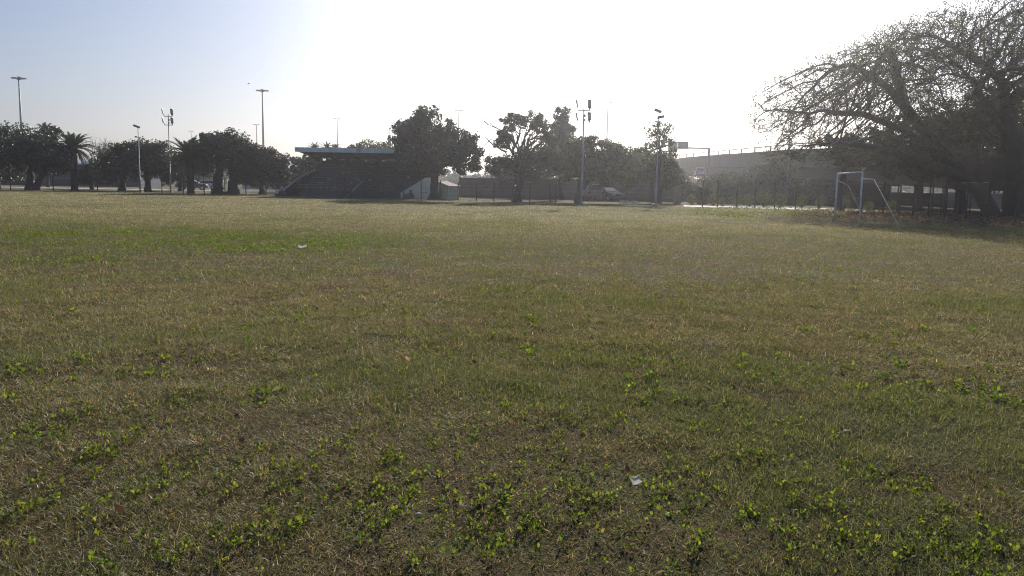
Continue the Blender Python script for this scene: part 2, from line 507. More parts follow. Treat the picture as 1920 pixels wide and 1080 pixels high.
def make_grass(n, dmin, dmax, power, length, width, seed, segs=2, lay=.75):
    p, r = wedge_points(n, dmin, dmax, power, seed)
    b = bare_mask(p[:, 0], p[:, 1])
    tuft = fbm(p[:, 0], p[:, 1], .35, 3, 77)
    keep = fade(p[:, 1], dmin, dmax, r) & (r.random(n) > b * .28) & in_field(p[:, 0], p[:, 1]) & (r.random(n) < np.maximum(.55, .3 + 2.0 * (fbm(p[:, 0], p[:, 1] * .8, .45, 3, 101) - .22)))
    p = p[keep]; n = len(p); tuft = tuft[keep]
    g = green_mask(p[:, 0], p[:, 1])
    z = height(p[:, 0], p[:, 1])
    grow = np.sqrt(np.maximum(p[:, 1], 4) / 4.0)
    ln = length * (.5 + .9 * r.random(n)) * (.75 + .7 * tuft) * np.minimum(grow, 1.8)
    wd = width * (.7 + .6 * r.random(n)) * grow
    az = r.random(n) * 2 * math.pi
    lean = np.radians(np.clip(r.normal(58, 20, n) * lay + 15 * (1 - g), 5, 86))
    h = np.stack([np.cos(az), np.sin(az), np.zeros(n)], -1)
    up = np.array([0, 0, 1.0])
    dir1 = h * np.sin(lean * .75)[:, None] + up * np.cos(lean * .75)[:, None]
    dir2 = h * np.sin(np.minimum(lean * 1.35, 1.75))[:, None] + up * np.cos(np.minimum(lean * 1.35, 1.75))[:, None]
    tw = r.random(n) * math.pi
    side = np.stack([-np.sin(az) * np.cos(tw) , np.cos(az) * np.cos(tw), np.sin(tw) * .6], -1)
    base = np.stack([p[:, 0], p[:, 1], z - .004], -1)
    m = base + dir1 * (ln * .5)[:, None]; t = m + dir2 * (ln * .5)[:, None]
    w = side * (wd * .5)[:, None]
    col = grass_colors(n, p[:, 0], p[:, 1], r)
    if segs == 2:
        V = np.stack([base - w, base + w, m + w * .85, t, m - w * .85], 1).reshape(-1, 3)
        me_f = 5
    else:
        V = np.stack([base - w, base + w, t], 1).reshape(-1, 3); me_f = 3
    return V, me_f, np.repeat(col, me_f, 0)

def grass_object(sets):
    Vs = []; Cs = []; tris = []
    off = 0
    for V, k, C in sets:
        n = len(V) // k; b = np.arange(n)[:, None] * k + off
        if k == 5:
            tris += [b + np.array([[0, 1, 2]]), b + np.array([[0, 2, 4]]), b + np.array([[4, 2, 3]])]
        else:
            tris.append(b + np.array([[0, 1, 2]]))
        Vs.append(V); Cs.append(C); off += len(V)
    return fast_mesh('grass', np.vstack(Vs), 3, np.vstack(Cs), np.vstack(tris))

def make_tufts(n, per, dmin, dmax, power, length, width, spread, seed, segs=2):
    p, r = wedge_points(n, dmin, dmax, power, seed)
    g = green_mask(p[:, 0], p[:, 1]); b = bare_mask(p[:, 0], p[:, 1]); t = fbm(p[:, 0], p[:, 1] * .8, .45, 3, 101)
    keep = fade(p[:, 1], dmin, dmax, r) & in_field(p[:, 0], p[:, 1]) & (r.random(n) < np.clip(.10 + 3.2 * (t - .38) + .3 * g - .5 * b, .03, 1))
    p = p[keep]; g = g[keep]; n = len(p)
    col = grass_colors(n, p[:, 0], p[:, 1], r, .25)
    sz = .40 + 1.25 * r.random(n) ** 2.2
    ti = np.repeat(np.arange(n), per); m = len(ti)
    az = r.random(m) * 2 * math.pi; rad = spread * sz[ti] * r.random(m) ** .5
    h = np.stack([np.cos(az), np.sin(az), np.zeros(m)], -1)
    xy = p[ti] + h[:, :2] * rad[:, None]
    base = np.column_stack([xy, height(xy[:, 0], xy[:, 1]) - .004])
    az2 = az + r.normal(0, .7, m); h2 = np.stack([np.cos(az2), np.sin(az2), np.zeros(m)], -1)
    grow = np.sqrt(np.maximum(p[ti, 1], 4) / 4.0)
    ln = length * sz[ti] * (.6 + .7 * r.random(m)) * np.minimum(grow, 1.7); wd = width * (.7 + .6 * r.random(m)) * grow
    lean = np.radians(np.clip(18 + 42 * rad / (spread * sz[ti]) + r.normal(0, 14, m), 2, 80)); up = np.array([0, 0, 1.])
    d1 = h2 * np.sin(lean)[:, None] + up * np.cos(lean)[:, None]
    l2 = np.minimum(lean + np.radians(15 + 45 * r.random(m)), 1.7)
    d2 = h2 * np.sin(l2)[:, None] + up * np.cos(l2)[:, None]
    tw = r.random(m) * math.pi
    side = np.stack([-np.sin(az2) * np.cos(tw), np.cos(az2) * np.cos(tw), np.sin(tw) * .5], -1)
    mm = base + d1 * (ln * .55)[:, None]; t_ = mm + d2 * (ln * .45)[:, None]; w = side * (wd * .5)[:, None]
    c = col[ti] * (.75 + .5 * r.random(m))[:, None]
    dry = r.random(m) < .08; c[dry] = np.array([.30, .235, .13]) * (.7 + .6 * r.random((dry.sum(), 1)))
    if segs == 2:
        return np.stack([base - w, base + w, mm + w * .85, t_, mm - w * .85], 1).reshape(-1, 3), 5, np.repeat(c, 5, 0)
    return np.stack([base - w, base + w, t_], 1).reshape(-1, 3), 3, np.repeat(c, 3, 0)

gsets = [make_tufts(26000, 22, 2.6, 16, 1.05, .034, .0036, .05, 11, 2),
         make_tufts(60000, 13, 6.5, 44, 1.25, .036, .0042, .07, 12, 1),
         make_tufts(70000, 8, 22, 94, 1.25, .056, .0055, .10, 13, 1),
         make_grass(1050000, 2.6, 16, 1.1, .036, .0054, 1, 1, .8),
         make_grass(680000, 6.5, 48, 1.25, .033, .0054, 2, 1, .7),
         make_grass(420000, 22, 94, 1.3, .045, .0046, 3, 1, .55)]
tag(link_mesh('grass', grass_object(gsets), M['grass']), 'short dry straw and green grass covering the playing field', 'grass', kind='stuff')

# ------------------------------------------------------------------ broadleaf weeds in the grass
def rosettes(centres, r, leaf, nl=(6, 13), tilt=(15, 75), aspect=.62, tall=1.0, col=((.045, .075, .022), (.105, .14, .03))):
    n = len(centres); Vs = []; Cs = []
    cnt = r.integers(nl[0], nl[1], n)
    ci = np.repeat(np.arange(n), cnt); m = len(ci)
    sz = np.repeat(.6 + .8 * r.random(n), cnt) * leaf * (.6 + .7 * r.random(m))
    az = r.random(m) * 2 * math.pi
    tl = np.radians(tilt[0] + (tilt[1] - tilt[0]) * r.random(m))      # from vertical
    h = np.stack([np.cos(az), np.sin(az), np.zeros(m)], -1); up = np.array([0, 0, 1.])
    ax = h * np.sin(tl)[:, None] + up * np.cos(tl)[:, None]
    side = np.cross(ax, up); side /= np.linalg.norm(side, axis=1)[:, None] + 1e-6
    rollv = r.normal(0, .5, m)
    nrm = np.cross(side, ax)
    side = side * np.cos(rollv)[:, None] + nrm * np.sin(rollv)[:, None]
    nrm = np.cross(side, ax)
    stem = sz * (.3 + tall * r.random(m))
    st_dir = h * .55 + up * .85
    c0 = centres[ci] + st_dir * (stem * .55)[:, None] + h * (sz * .15)[:, None]
    w = side * (sz * aspect * .5)[:, None]; a = ax * sz[:, None]; fold = nrm * (sz * .10)[:, None]
    p0 = c0; p1 = c0 + a * .32 + w + fold; p2 = c0 + a * .72 + w * .85 + fold; p3 = c0 + a * 1.0 - nrm * (sz * .12)[:, None]
    p4 = c0 + a * .72 - w * .85 + fold; p5 = c0 + a * .32 - w + fold
    V = np.stack([p0, p1, p2, p3, p4, p5], 1).reshape(-1, 3)
    k = r.random(m); c = np.array(col[0]) + (np.array(col[1]) - np.array(col[0])) * k[:, None]
    yl = r.random(m) < .012; c[yl] = (.20, .15, .04)
    b = np.arange(m)[:, None] * 6
    T = np.vstack([b + np.array([[0, 1, 5]]), b + np.array([[1, 2, 4]]), b + np.array([[1, 4, 5]]), b + np.array([[2, 3, 4]])])
    return V, np.repeat(c, 6, 0), T

wr = np.random.default_rng(21)
CL = [(290, 690, 60, 1), (90, 800, 70, 1), (340, 752, 50, 1), (570, 890, 60, 1), (740, 878, 70, 1.1), (700, 995, 55, 1), (870, 990, 65, 1), (985, 1000, 60, 1), (1045, 880, 60, 1.1),
      (1160, 975, 60, 1), (1425, 860, 50, 1), (1505, 930, 60, 1.1), (1600, 1025, 45, 1), (1745, 935, 60, 1.1), (1890, 1020, 40, 1), (1740, 1030, 90, 1.4), (1860, 1060, 70, 1.2), (1420, 975, 40, .8), (930, 545, 40, 1), (850, 570, 22, .9),
      (1010, 555, 60, .9), (515, 553, 25, 1), (550, 605, 30, .8), (1650, 640, 40, .8), (1395, 685, 35, .8), (990, 660, 22, .8), (140, 580, 35, .8), (545, 985, 60, 1), (60, 950, 70, .9), (160, 870, 60, .9),
      (230, 830, 60, .8), (480, 880, 60, .9), (10, 760, 30, 1), (640, 840, 60, .8), (880, 830, 60, .8), (1150, 790, 40, .8), (1210, 740, 35, .8), (1300, 900, 40, .7), (1080, 810, 60, .9), (970, 770, 60, .7),
      (1700, 690, 40, .7), (1860, 745, 40, .8), (1500, 800, 40, .7), (350, 870, 70, .8), (220, 950, 70, .7), (450, 1010, 60, .6), (800, 930, 70, 1), (930, 930, 60, .9), (660, 940, 40, .9), (1080, 950, 60, .9), (1240, 930, 40, .7),
      (1490, 1040, 60, .6), (1620, 880, 50, .6), (1320, 1020, 40, .7), (400, 780, 60, .7), (500, 740, 40, .6), (740, 770, 60, .6), (830, 660, 40, .5), (1260, 560, 50, .5), (1440, 540, 40, .5), (1600, 545, 40, .6), (1800, 480, 30, .5),
      (960, 495, 20, .6), (1570, 460, 14, .8), (1565, 500, 25, .6), (1500, 620, 40, .5), (1850, 620, 30, .5), (1900, 760, 30, .9)]
pts = []; far_flag = []
for px, py, rp, dens in CL:
    c = G(px, py); d = c[1]; rad = rp / F * d
    k = int(15 * dens * (rp / 50) * (1 + .6 * (d < 8)))
    q = wr.normal(0, 1, (k, 2)) * np.array([rad * .6, rad * 1.0 + .05])
    pts.append(c[:2] + q); far_flag += [d > 6.2] * k
# loose scatter, and the weedy band on the far left
for _ in range(46):
    d = 6.5 * (26 / 6.5) ** wr.random(); x = d * wr.uniform(-.62, .62); k = int(wr.integers(4, 14))
    pts.append(np.array([x, d]) + wr.normal(0, 1, (k, 2)) * [.16 + .01 * d, .14 + .01 * d]); far_flag += [True] * k
nbig = sum(len(a) for a in pts)
q, _ = wedge_points(34000, 2.8, 36, .95, 33)
q = q[wr.random(len(q)) < .75 * sstep(.47, .70, fbm(q[:, 0], q[:, 1], .7, 3, 143)) * (.40 + .6 * green_mask(q[:, 0], q[:, 1])) * sstep(26, -10, q[:, 0] * .9 + 2) ** .3 + .012]; pts.append(q)
q = np.stack([wr.uniform(-24, 0, 42000), wr.uniform(12, 34, 42000)], -1)
msk = ell(q[:, 0], q[:, 1], -11.5, 21, 9.5, 6.2, .15) * 1.0 * sstep(.43, .62, fbm(q[:, 0] * .7, q[:, 1], 1.1, 3, 91))
q = q[wr.random(len(q)) < msk * .8]; band = q
pts = np.vstack(pts); big = np.arange(len(pts)) < nbig; pts[:, 1] = np.maximum(pts[:, 1], 2.4)
W = np.column_stack([pts, height(pts[:, 0], pts[:, 1])])
ff = np.zeros(len(pts), bool); ff[:nbig] = far_flag
V1, C1, T1 = rosettes(W[big & ~ff], wr, .020, (5, 14), (10, 80), .52, 3.0, ((.035, .055, .018), (.125, .145, .035)))
V2, C2, T2 = rosettes(W[ff], wr, .030, (6, 13), (15, 80), .55, 2.2, ((.045, .075, .020), (.12, .15, .03)))
Va, Ca, Ta = np.vstack([V1, V2]), np.vstack([C1, C2]), np.vstack([T1, T2 + len(V1)])
Vb, Cb, Tb = rosettes(W[~big], wr, .021, (6, 14), (10, 75), .42, 2.4, ((.045, .070, .022), (.105, .13, .035)))
Vc, Cc, Tc = rosettes(np.column_stack([band, height(band[:, 0], band[:, 1])]), wr, .034, (5, 10), (15, 80), .5, 2.2, ((.05, .075, .022), (.115, .14, .035)))
V, C, T = np.vstack([Va, Vb, Vc]), np.vstack([Ca, Cb, Cc]), np.vstack([Ta, Tb + len(Va), Tc + len(Va) + len(Vb)])
tag(link_mesh('weeds', fast_mesh('weeds', V, 3, C, T), M['weed']), 'low bright green broadleaf weeds in patches through the grass', 'weeds', kind='stuff')

# greener leafy cover near the right-hand fence
q = np.stack([wr.uniform(8, 40, 15000), wr.uniform(44, 72, 15000)], -1)
col_ = q[:, 0] / q[:, 1] * F + 960
row_ = 345 + (col_ - 960) * math.tan(ROLL) + CAMZ * F / q[:, 1]
okm = (col_ > 1300) & (col_ < 1660) & (row_ > 389) & (row_ < 409) & (wr.random(len(q)) < .22 + 1.1 * (fbm(q[:, 0], q[:, 1], 2.5, 3, 5) - .45))
q = q[okm]
V, C, T = rosettes(np.column_stack([q, height(q[:, 0], q[:, 1])]), wr, .07, (4, 8), (35, 90), .7, .6, ((.07, .085, .03), (.14, .15, .05)))
tag(link_mesh('ground_cover', fast_mesh('ground_cover', V, 3, C, T), M['weed']), 'sunlit green creeping leaves by the fence', 'ground cover', kind='stuff')

# fallen leaves under the big tree
q = np.stack([wr.uniform(14, 44, 26000), wr.uniform(37, 66, 26000)], -1)
col_ = q[:, 0] / q[:, 1] * F + 960
row_ = 345 + (col_ - 960) * math.tan(ROLL) + CAMZ * F / q[:, 1]
lo_ = np.interp(col_, [1500, 1640, 1900], [404, 415, 428])
okm = (col_ > 1480) & (col_ < 2050) & (row_ < lo_) & (row_ > 392) & (wr.random(len(q)) < np.interp(col_, [1480, 1640, 1760, 1950], [.10, .75, .8, .35]) * (.35 + 1.2 * fbm(q[:, 0], q[:, 1], 1.2, 3, 8)))
q = q[okm]; n = len(q)
V, C, T = rosettes(np.column_stack([q, height(q[:, 0], q[:, 1]) + .005]), wr, .13, (1, 3), (45, 100), .6, .5, ((.11, .065, .04), (.36, .26, .18)))
tag(link_mesh('fallen_leaves', fast_mesh('fallen_leaves', V, 3, C, T), M['litter']), 'dry brown fallen leaves under the big spreading tree', 'fallen leaves', kind='stuff')
q, _ = wedge_points(230, 3, 30, 1.0, 71)
V, C, T = rosettes(np.column_stack([q, height(q[:, 0], q[:, 1]) + .012]), wr, .05, (1, 2), (60, 95), .5, .5, ((.12, .06, .035), (.24, .16, .09)))
tag(link_mesh('leaf_litter', fast_mesh('leaf_litter', V, 3, C, T), M['litter']), 'scattered small dead leaves lying in the grass', 'dead leaves', kind='stuff')

# ------------------------------------------------------------------ trees
def leaf_quads(pos, size, r, outward=None, aspect=.55, col=(.06, .075, .03), var=.5, flat=.0):
    n = len(pos)
    nr = r.normal(0, 1, (n, 3))
    if outward is not None: nr = nr * .8 + outward
    nr[:, 2] += flat
    nr /= np.linalg.norm(nr, axis=1)[:, None] + 1e-9
    t = r.normal(0, 1, (n, 3)); t -= nr * np.sum(t * nr, 1)[:, None]; t /= np.linalg.norm(t, axis=1)[:, None] + 1e-9
    b = np.cross(nr, t)
    s = size * (.55 + .9 * r.random(n))
    a = t * (s * .5)[:, None]; w = b * (s * aspect * .5)[:, None]; dr = nr * (s * .12)[:, None]
    V = np.stack([pos - a, pos + w + dr, pos + a, pos - w + dr], 1).reshape(-1, 3)
    c = np.array(col)[None] * (1 - var + 2 * var * r.random(n))[:, None]
    c[:, 0] *= .85 + .4 * r.random(n)
    return V, np.repeat(np.clip(c, 0, 1), 4, 0)

def wiggle(a, b, n, amp, r):
    t = np.linspace(0, 1, n)[:, None]
    p = np.asarray(a) * (1 - t) + np.asarray(b) * t
    L_ = np.linalg.norm(np.asarray(b) - np.asarray(a))
    o = np.cumsum(r.normal(0, 1, (n, 3)), 0) * amp * L_ / n
    o -= o[0] * (1 - t) + o[-1] * t
    return p + o

def tree(name, label, base, trunks, blobs, d, leaf=.24, n_leaf=14000, col=(.035, .042, .02), trunk_r=.3, cat='tree', group=None, seed=0,
         clump=(.26, .46), shell=.45, mat='leaf', zs=.75, dense=1.0, bare=None, bark='bark', aspect=.6):
    """blobs: (px, py, rx, ry) in photo pixels at distance d; trunks: list of pixel paths rising from the base"""
    r = np.random.default_rng(1000 + seed)
    b0 = GX(*base) if len(base) == 2 else np.array(base)
    root = empty(name, b0, label, cat, group)
    B = []
    for bl in blobs:
        px, py, rx, ry = bl[:4]
        dd = d + (bl[4] if len(bl) > 4 else r.normal(0, 1.0))
        B.append((P(px, py, dd), rx * dd / F, ry * dd / F))
    if name == 'fig_tree': B = [(c, a * 1.1, b * 1.08) for c, a, b in B]
    area = np.array([b[1] * b[2] for b in B]); w = area / area.sum()
    VV = []; CC = []; centres = []
    for (c, rx, ry), wk in zip(B, w):
        K = max(6, int(6 + 26 * (wk * len(B)) ** .5))
        dirs = r.normal(0, 1, (K, 3)); dirs /= np.linalg.norm(dirs, axis=1)[:, None]
        rr = (shell + (1.02 - shell) * r.random(K)) 
        dep = max(rx, ry) * .9
        cc = c + dirs * rr[:, None] * np.array([rx, dep, ry])
        cr = min(rx, ry) * (clump[0] + (clump[1] - clump[0]) * r.random(K))
        centres.append((c, cc, cr))
        nl = int(n_leaf * wk * dense / K)
        for k in range(K):
            u = r.normal(0, 1, (nl, 3)); u /= np.linalg.norm(u, axis=1)[:, None]
            rad = cr[k] * (.35 + .75 * r.random(nl) ** .6)
            spike = r.random(nl) < .06
            rad = np.where(spike, rad * 1.35, rad)
            pos = cc[k] + u * rad[:, None] * np.array([1, 1, zs])
            tone = .75 + .5 * r.random()
            V, C = leaf_quads(pos, leaf, r, u * .6, aspect, tuple(x * tone for x in col))
            VV.append(V); CC.append(C)
    VV = np.vstack(VV); CC = np.vstack(CC)
    me = fast_mesh('crown', VV - b0, 4, CC)
    link_mesh('crown', me, M[mat], root)
    mb = MB()
    tops = []
    for tr in trunks:
        path = [GX(tr[0][0], tr[0][1]) if len(tr[0]) == 2 else np.array(tr[0])]
        for (px, py) in tr[1:]:
            path.append(P(px, py, path[0][1]))
        path = np.array(path); k = len(path)
        # refine
        t = np.linspace(0, k - 1, k * 4); pp = np.stack([np.interp(t, np.arange(k), path[:, i]) for i in range(3)], -1)
        pp[1:-1] += r.normal(0, trunk_r * .12, (len(pp) - 2, 3))
        pp[0, 2] -= .15
        rad = trunk_r * np.linspace(1, .62, len(pp)); rad[0] *= 1.45; rad[1] *= 1.12
        mb.tube(pp, rad, 10); tops.append((pp[-1], rad[-1]))
    for c, cc, cr in centres:
        j = int(np.argmin([np.linalg.norm(c - t[0]) for t in tops])); tp, tr_ = tops[j]
        p = wiggle(tp, c, 7, .35, r); r0 = tr_ * .75
        mb.tube(p, np.linspace(r0, r0 * .35, 7), 7, False)
        for k in range(0, len(cc), 2):
            s = p[r.integers(2, 7)]
            mb.tube(wiggle(s, cc[k], 5, .35, r), np.linspace(r0 * .32, r0 * .06, 5), 5, False)
    if bare:
        for (pa, pb, nb) in bare:
            a = P(*pa, d); b = P(*pb, d); pth = wiggle(a, b, 8, .3, r)
            mb.tube(pth, np.linspace(trunk_r * .3, trunk_r * .05, 8), 5, False)
            for _ in range(nb):
                s = pth[r.integers(2, 8)]; e = s + (b - a) * .45 * r.random() + r.normal(0, .5, 3)
                mb.tube(wiggle(s, e, 5, .4, r), np.linspace(trunk_r * .12, trunk_r * .03, 5), 4, False)
    mb.build('trunk', M[bark], root, b0, smooth=True)
    return root

FIG = (.030, .034, .018)
tree('fig_tree', 'dark dense tree at the left edge of the field, cut by the frame', (-8, 98), [[(-8, 98), (-6, 325), (-4, 300)]],
     [(-22, 285, 62, 52), (28, 300, 32, 48), (-5, 255, 30, 22), (-60, 300, 50, 60)], 98, .26, 16000, FIG, .45, seed=1)
tree('fig_tree', 'dark rounded tree with two leaning trunks beside the left palm', (56, 95), [[(56, 95), (56, 325), (62, 300)], [(66, 95), (80, 325), (88, 305)]],
     [(60, 275, 34, 34), (92, 285, 38, 38), (78, 262, 34, 24), (112, 305, 24, 28), (36, 300, 18, 26)], 95, .25, 17000, FIG, .42, seed=2)
tree('fig_tree', 'broad low dome shaped dark tree behind the thin camera pole', (228, 101), [[(228, 101), (232, 330), (236, 305)], [(278, 101), (276, 335), (272, 310)]],
     [(215, 312, 34, 34), (255, 300, 42, 34), (240, 283, 30, 18), (300, 302, 36, 34), (275, 285, 32, 20), (322, 318, 24, 30), (195, 330, 18, 20)], 101, .26, 21000, FIG, .38, seed=3)
tree('fig_tree', 'big dark fig tree with a thick trunk behind the palm and parked cars', (411, 92), [[(409, 92), (410, 330), (414, 300)], [(436, 93), (438, 330), (436, 305)]],
     [(400, 285, 36, 32), (430, 280, 44, 34), (408, 264, 28, 16), (452, 300, 34, 38), (380, 300, 30, 34), (470, 310, 24, 30)], 93, .25, 21000, FIG, .6, seed=4)
tree('fig_tree', 'rounded brownish dark tree nearest the grandstand stair', (490, 93), [[(490, 93), (490, 330), (492, 312)]],
     [(492, 305, 32, 30), (515, 318, 28, 30), (478, 292, 22, 18), (530, 335, 16, 20), (470, 325, 20, 24)], 93, .26, 13000, (.045, .036, .024), .28, seed=5)
tree('background_tree', 'dark tree just behind the grandstand roof end', (560, 112), [[(560, 112), (560, 330), (562, 318)]],
     [(560, 318, 30, 26), (585, 310, 24, 24), (540, 325, 18, 20)], 112, .3, 7000, FIG, .25, seed=6)
tree('background_tree', 'wide dome shaped tree rising over the grandstand roof', (680, 130), [[(680, 130), (680, 310), (680, 295)]],
     [(660, 290, 34, 20), (690, 284, 34, 20), (720, 287, 28, 20), (640, 296, 24, 16)], 130, .3, 9000, (.045, .05, .026), .35, seed=7, mat='leaf_thin')
tree('field_tree', 'tall ragged dark tree between the grandstand and the small hut', (813, 80.5), [[(813, 80.5), (815, 330), (812, 300)]],
     [(802, 220, 26, 22), (772, 240, 34, 22), (760, 262, 26, 26), (800, 265, 44, 34), (838, 250, 24, 26), (850, 285, 32, 30, -4.5), (800, 305, 40, 24, -2.5), (875, 265, 20, 22, -4.5), (885, 298, 20, 24, -4.5), (748, 238, 16, 10), (862, 316, 18, 10, -4.5), (760, 295, 20, 18)],
     80.5, .24, 24000, (.032, .040, .022), .42, seed=8, clump=(.28, .5))
tree('field_tree', 'open umbrella shaped tree with exposed curving limbs and bare twigs', (972, 77), [[(970, 77), (974, 340), (978, 310)]],
     [(965, 225, 26, 14), (995, 228, 28, 16), (1012, 240, 20, 14), (950, 248, 20, 12), (942, 265, 18, 14), (1010, 290, 34, 28), (955, 305, 34, 22), (985, 330, 34, 20), (925, 310, 18, 16), (1040, 300, 24, 26), (1025, 262, 18, 14)],
     77, .22, 15000, (.040, .043, .026), .33, seed=9, clump=(.3, .5), bare=[((960, 262), (912, 230), 5), ((950, 285), (898, 248), 4), ((978, 305), (985, 245), 3), ((980, 300), (1012, 245), 3), ((975, 300), (962, 240), 3)])
tree('background_tree', 'tall loose tree behind the floodlight with drooping foliage', (1052, 92), [[(1052, 92), (1052, 320), (1054, 290)]],
     [(1055, 215, 14, 16), (1048, 240, 16, 18), (1064, 250, 14, 20), (1040, 262, 14, 16), (1060, 285, 16, 20)], 92, .24, 7000, (.045, .048, .03), .22, seed=10, clump=(.3, .55), shell=.5)
tree('field_tree', 'broad leafy green tree over the parked vehicles', (1084, 78), [[(1084, 78), (1088, 345), (1092, 320)]],
     [(1090, 290, 40, 30), (1130, 285, 38, 28), (1165, 305, 30, 30), (1110, 320, 44, 24), (1075, 318, 30, 26), (1150, 335, 34, 16), (1105, 268, 30, 14), (1180, 330, 18, 22)],
     79, .22, 20000, (.055, .060, .026), .3, seed=11, mat='leaf_thin')
tree('slim_tree', 'thin young tree with sparse leaves by the slim pole', (1234, 80), [[(1236, 80), (1238, 330), (1238, 280)]],
     [(1232, 245, 20, 16), (1246, 262, 20, 16), (1222, 270, 16, 14), (1250, 240, 12, 12), (1205, 285, 18, 12), (1262, 285, 12, 12)], 80, .23, 1500, (.055, .058, .028), .2, seed=12, mat='leaf_thin', clump=(.35, .6))
tree('slim_tree', 'low bushy tree in front of the brown wall under the road sign', (1225, 84), [[(1225, 84), (1222, 350), (1220, 335)]],
     [(1205, 315, 26, 24), (1240, 315, 30, 26), (1262, 325, 22, 24), (1220, 300, 24, 14), (1255, 345, 18, 12)], 84, .24, 12000, (.05, .055, .028), .2, seed=13, mat='leaf_thin')
tree('background_tree', 'dense tree behind the umbrella shaped one, over the brown wall', (1010, 99), [[(1010, 99), (1010, 335), (1010, 315)]],
     [(1010, 310, 44, 26), (1050, 300, 34, 30), (975, 322, 30, 18), (935, 322, 26, 16)], 99, .26, 11000, (.04, .044, .026), .28, seed=21, clump=(.3, .5))
tree('background_tree', 'dense tree behind the parked vehicles and over the brown wall', (1165, 98), [[(1165, 98), (1165, 335), (1165, 315)]],
     [(1140, 308, 44, 30), (1185, 312, 40, 26), (1215, 325, 34, 22), (1110, 330, 40, 18), (1255, 332, 28, 18)], 98, .26, 14000, (.045, .05, .028), .28, seed=22, clump=(.3, .5))
tree('background_tree', 'brownish tree filling the gap right of the first palm', (172, 106), [[(172, 106), (172, 340), (172, 330)]],
     [(170, 322, 22, 20), (188, 318, 20, 18), (158, 332, 16, 12)], 106, .26, 6000, (.045, .038, .024), .25, seed=23)
tree('background_tree', 'dark tree filling the gap behind the second palm', (338, 106), [[(338, 106), (338, 340), (338, 325)]],
     [(330, 312, 24, 24), (352, 305, 24, 26), (315, 322, 18, 18)], 106, .26, 7000, FIG, .25, seed=24)
# dark grove behind the goal
GR = (.036, .042, .024)
tree('grove_tree', 'dense dark tree standing behind the goal', (1573, 66), [[(1573, 66), (1576, 345), (1585, 310)]],
     [(1600, 290, 50, 24), (1640, 275, 50, 30), (1570, 275, 40, 22), (1655, 310, 40, 22)], 66, .2, 14000, GR, .3, seed=14, shell=.35)
tree('grove_tree', 'dense dark tree behind the wire fence posts right of the goal', (1722, 64), [[(1722, 64), (1724, 350), (1730, 320)]],
     [(1710, 270, 60, 34), (1760, 285, 56, 34), (1690, 310, 46, 24), (1780, 245, 50, 34), (1740, 315, 50, 22)], 64, .2, 24000, GR, .32, seed=15, shell=.3)
tree('grove_tree', 'dark tree behind the big trunk at the picture edge', (1915, 66), [[(1915, 66), (1912, 340), (1905, 310)]],
     [(1850, 270, 60, 40), (1900, 290, 60, 36), (1930, 240, 60, 50), (1840, 230, 50, 34), (1960, 300, 50, 50), (1880, 320, 44, 20)], 68, .2, 26000, GR, .4, seed=16, shell=.3)

tree('grove_tree', 'tall dark tree rising behind the middle of the spreading tree', (1800, 62), [[(1800, 62), (1800, 330), (1800, 260)]],
     [(1760, 225, 60, 36), (1830, 205, 60, 40), (1700, 240, 46, 28), (1800, 250, 70, 36), (1900, 200, 60, 40)], 62, .18, 14000, (.04, .046, .026), .36, seed=17, shell=.3, mat='leaf_thin', clump=(.3, .55))
# bare pale tree far behind the left palm
r = np.random.default_rng(5)
b0 = GX(198, 150); root = empty('bare_tree', b0, 'pale leafless tree far behind, right of the first palm', 'tree')
mb = MB(); mb.tube(wiggle(b0, P(198, 300, 150), 6, .1, r), np.linspace(.3, .2, 6), 7)
for k in range(34):
    s = P(198 + r.normal(0, 3), 300, 150); e = P(198 + r.normal(0, 16), 283 - abs(r.normal(0, 9)), 150) + np.array([0, r.normal(0, 1.5), 0])
    q = wiggle(s, e, 7, .4, r); mb.tube(q, np.linspace(.10, .03, 7), 4, False)
    for _ in range(5):
        s2 = q[r.integers(3, 7)]; mb.tube(wiggle(s2, s2 + r.normal(0, .7, 3) + np.array([0, 0, .4]), 4, .4, r), np.linspace(.04, .015, 4), 3, False)
mb.build('trunk', M['bark_pale'], root, b0)

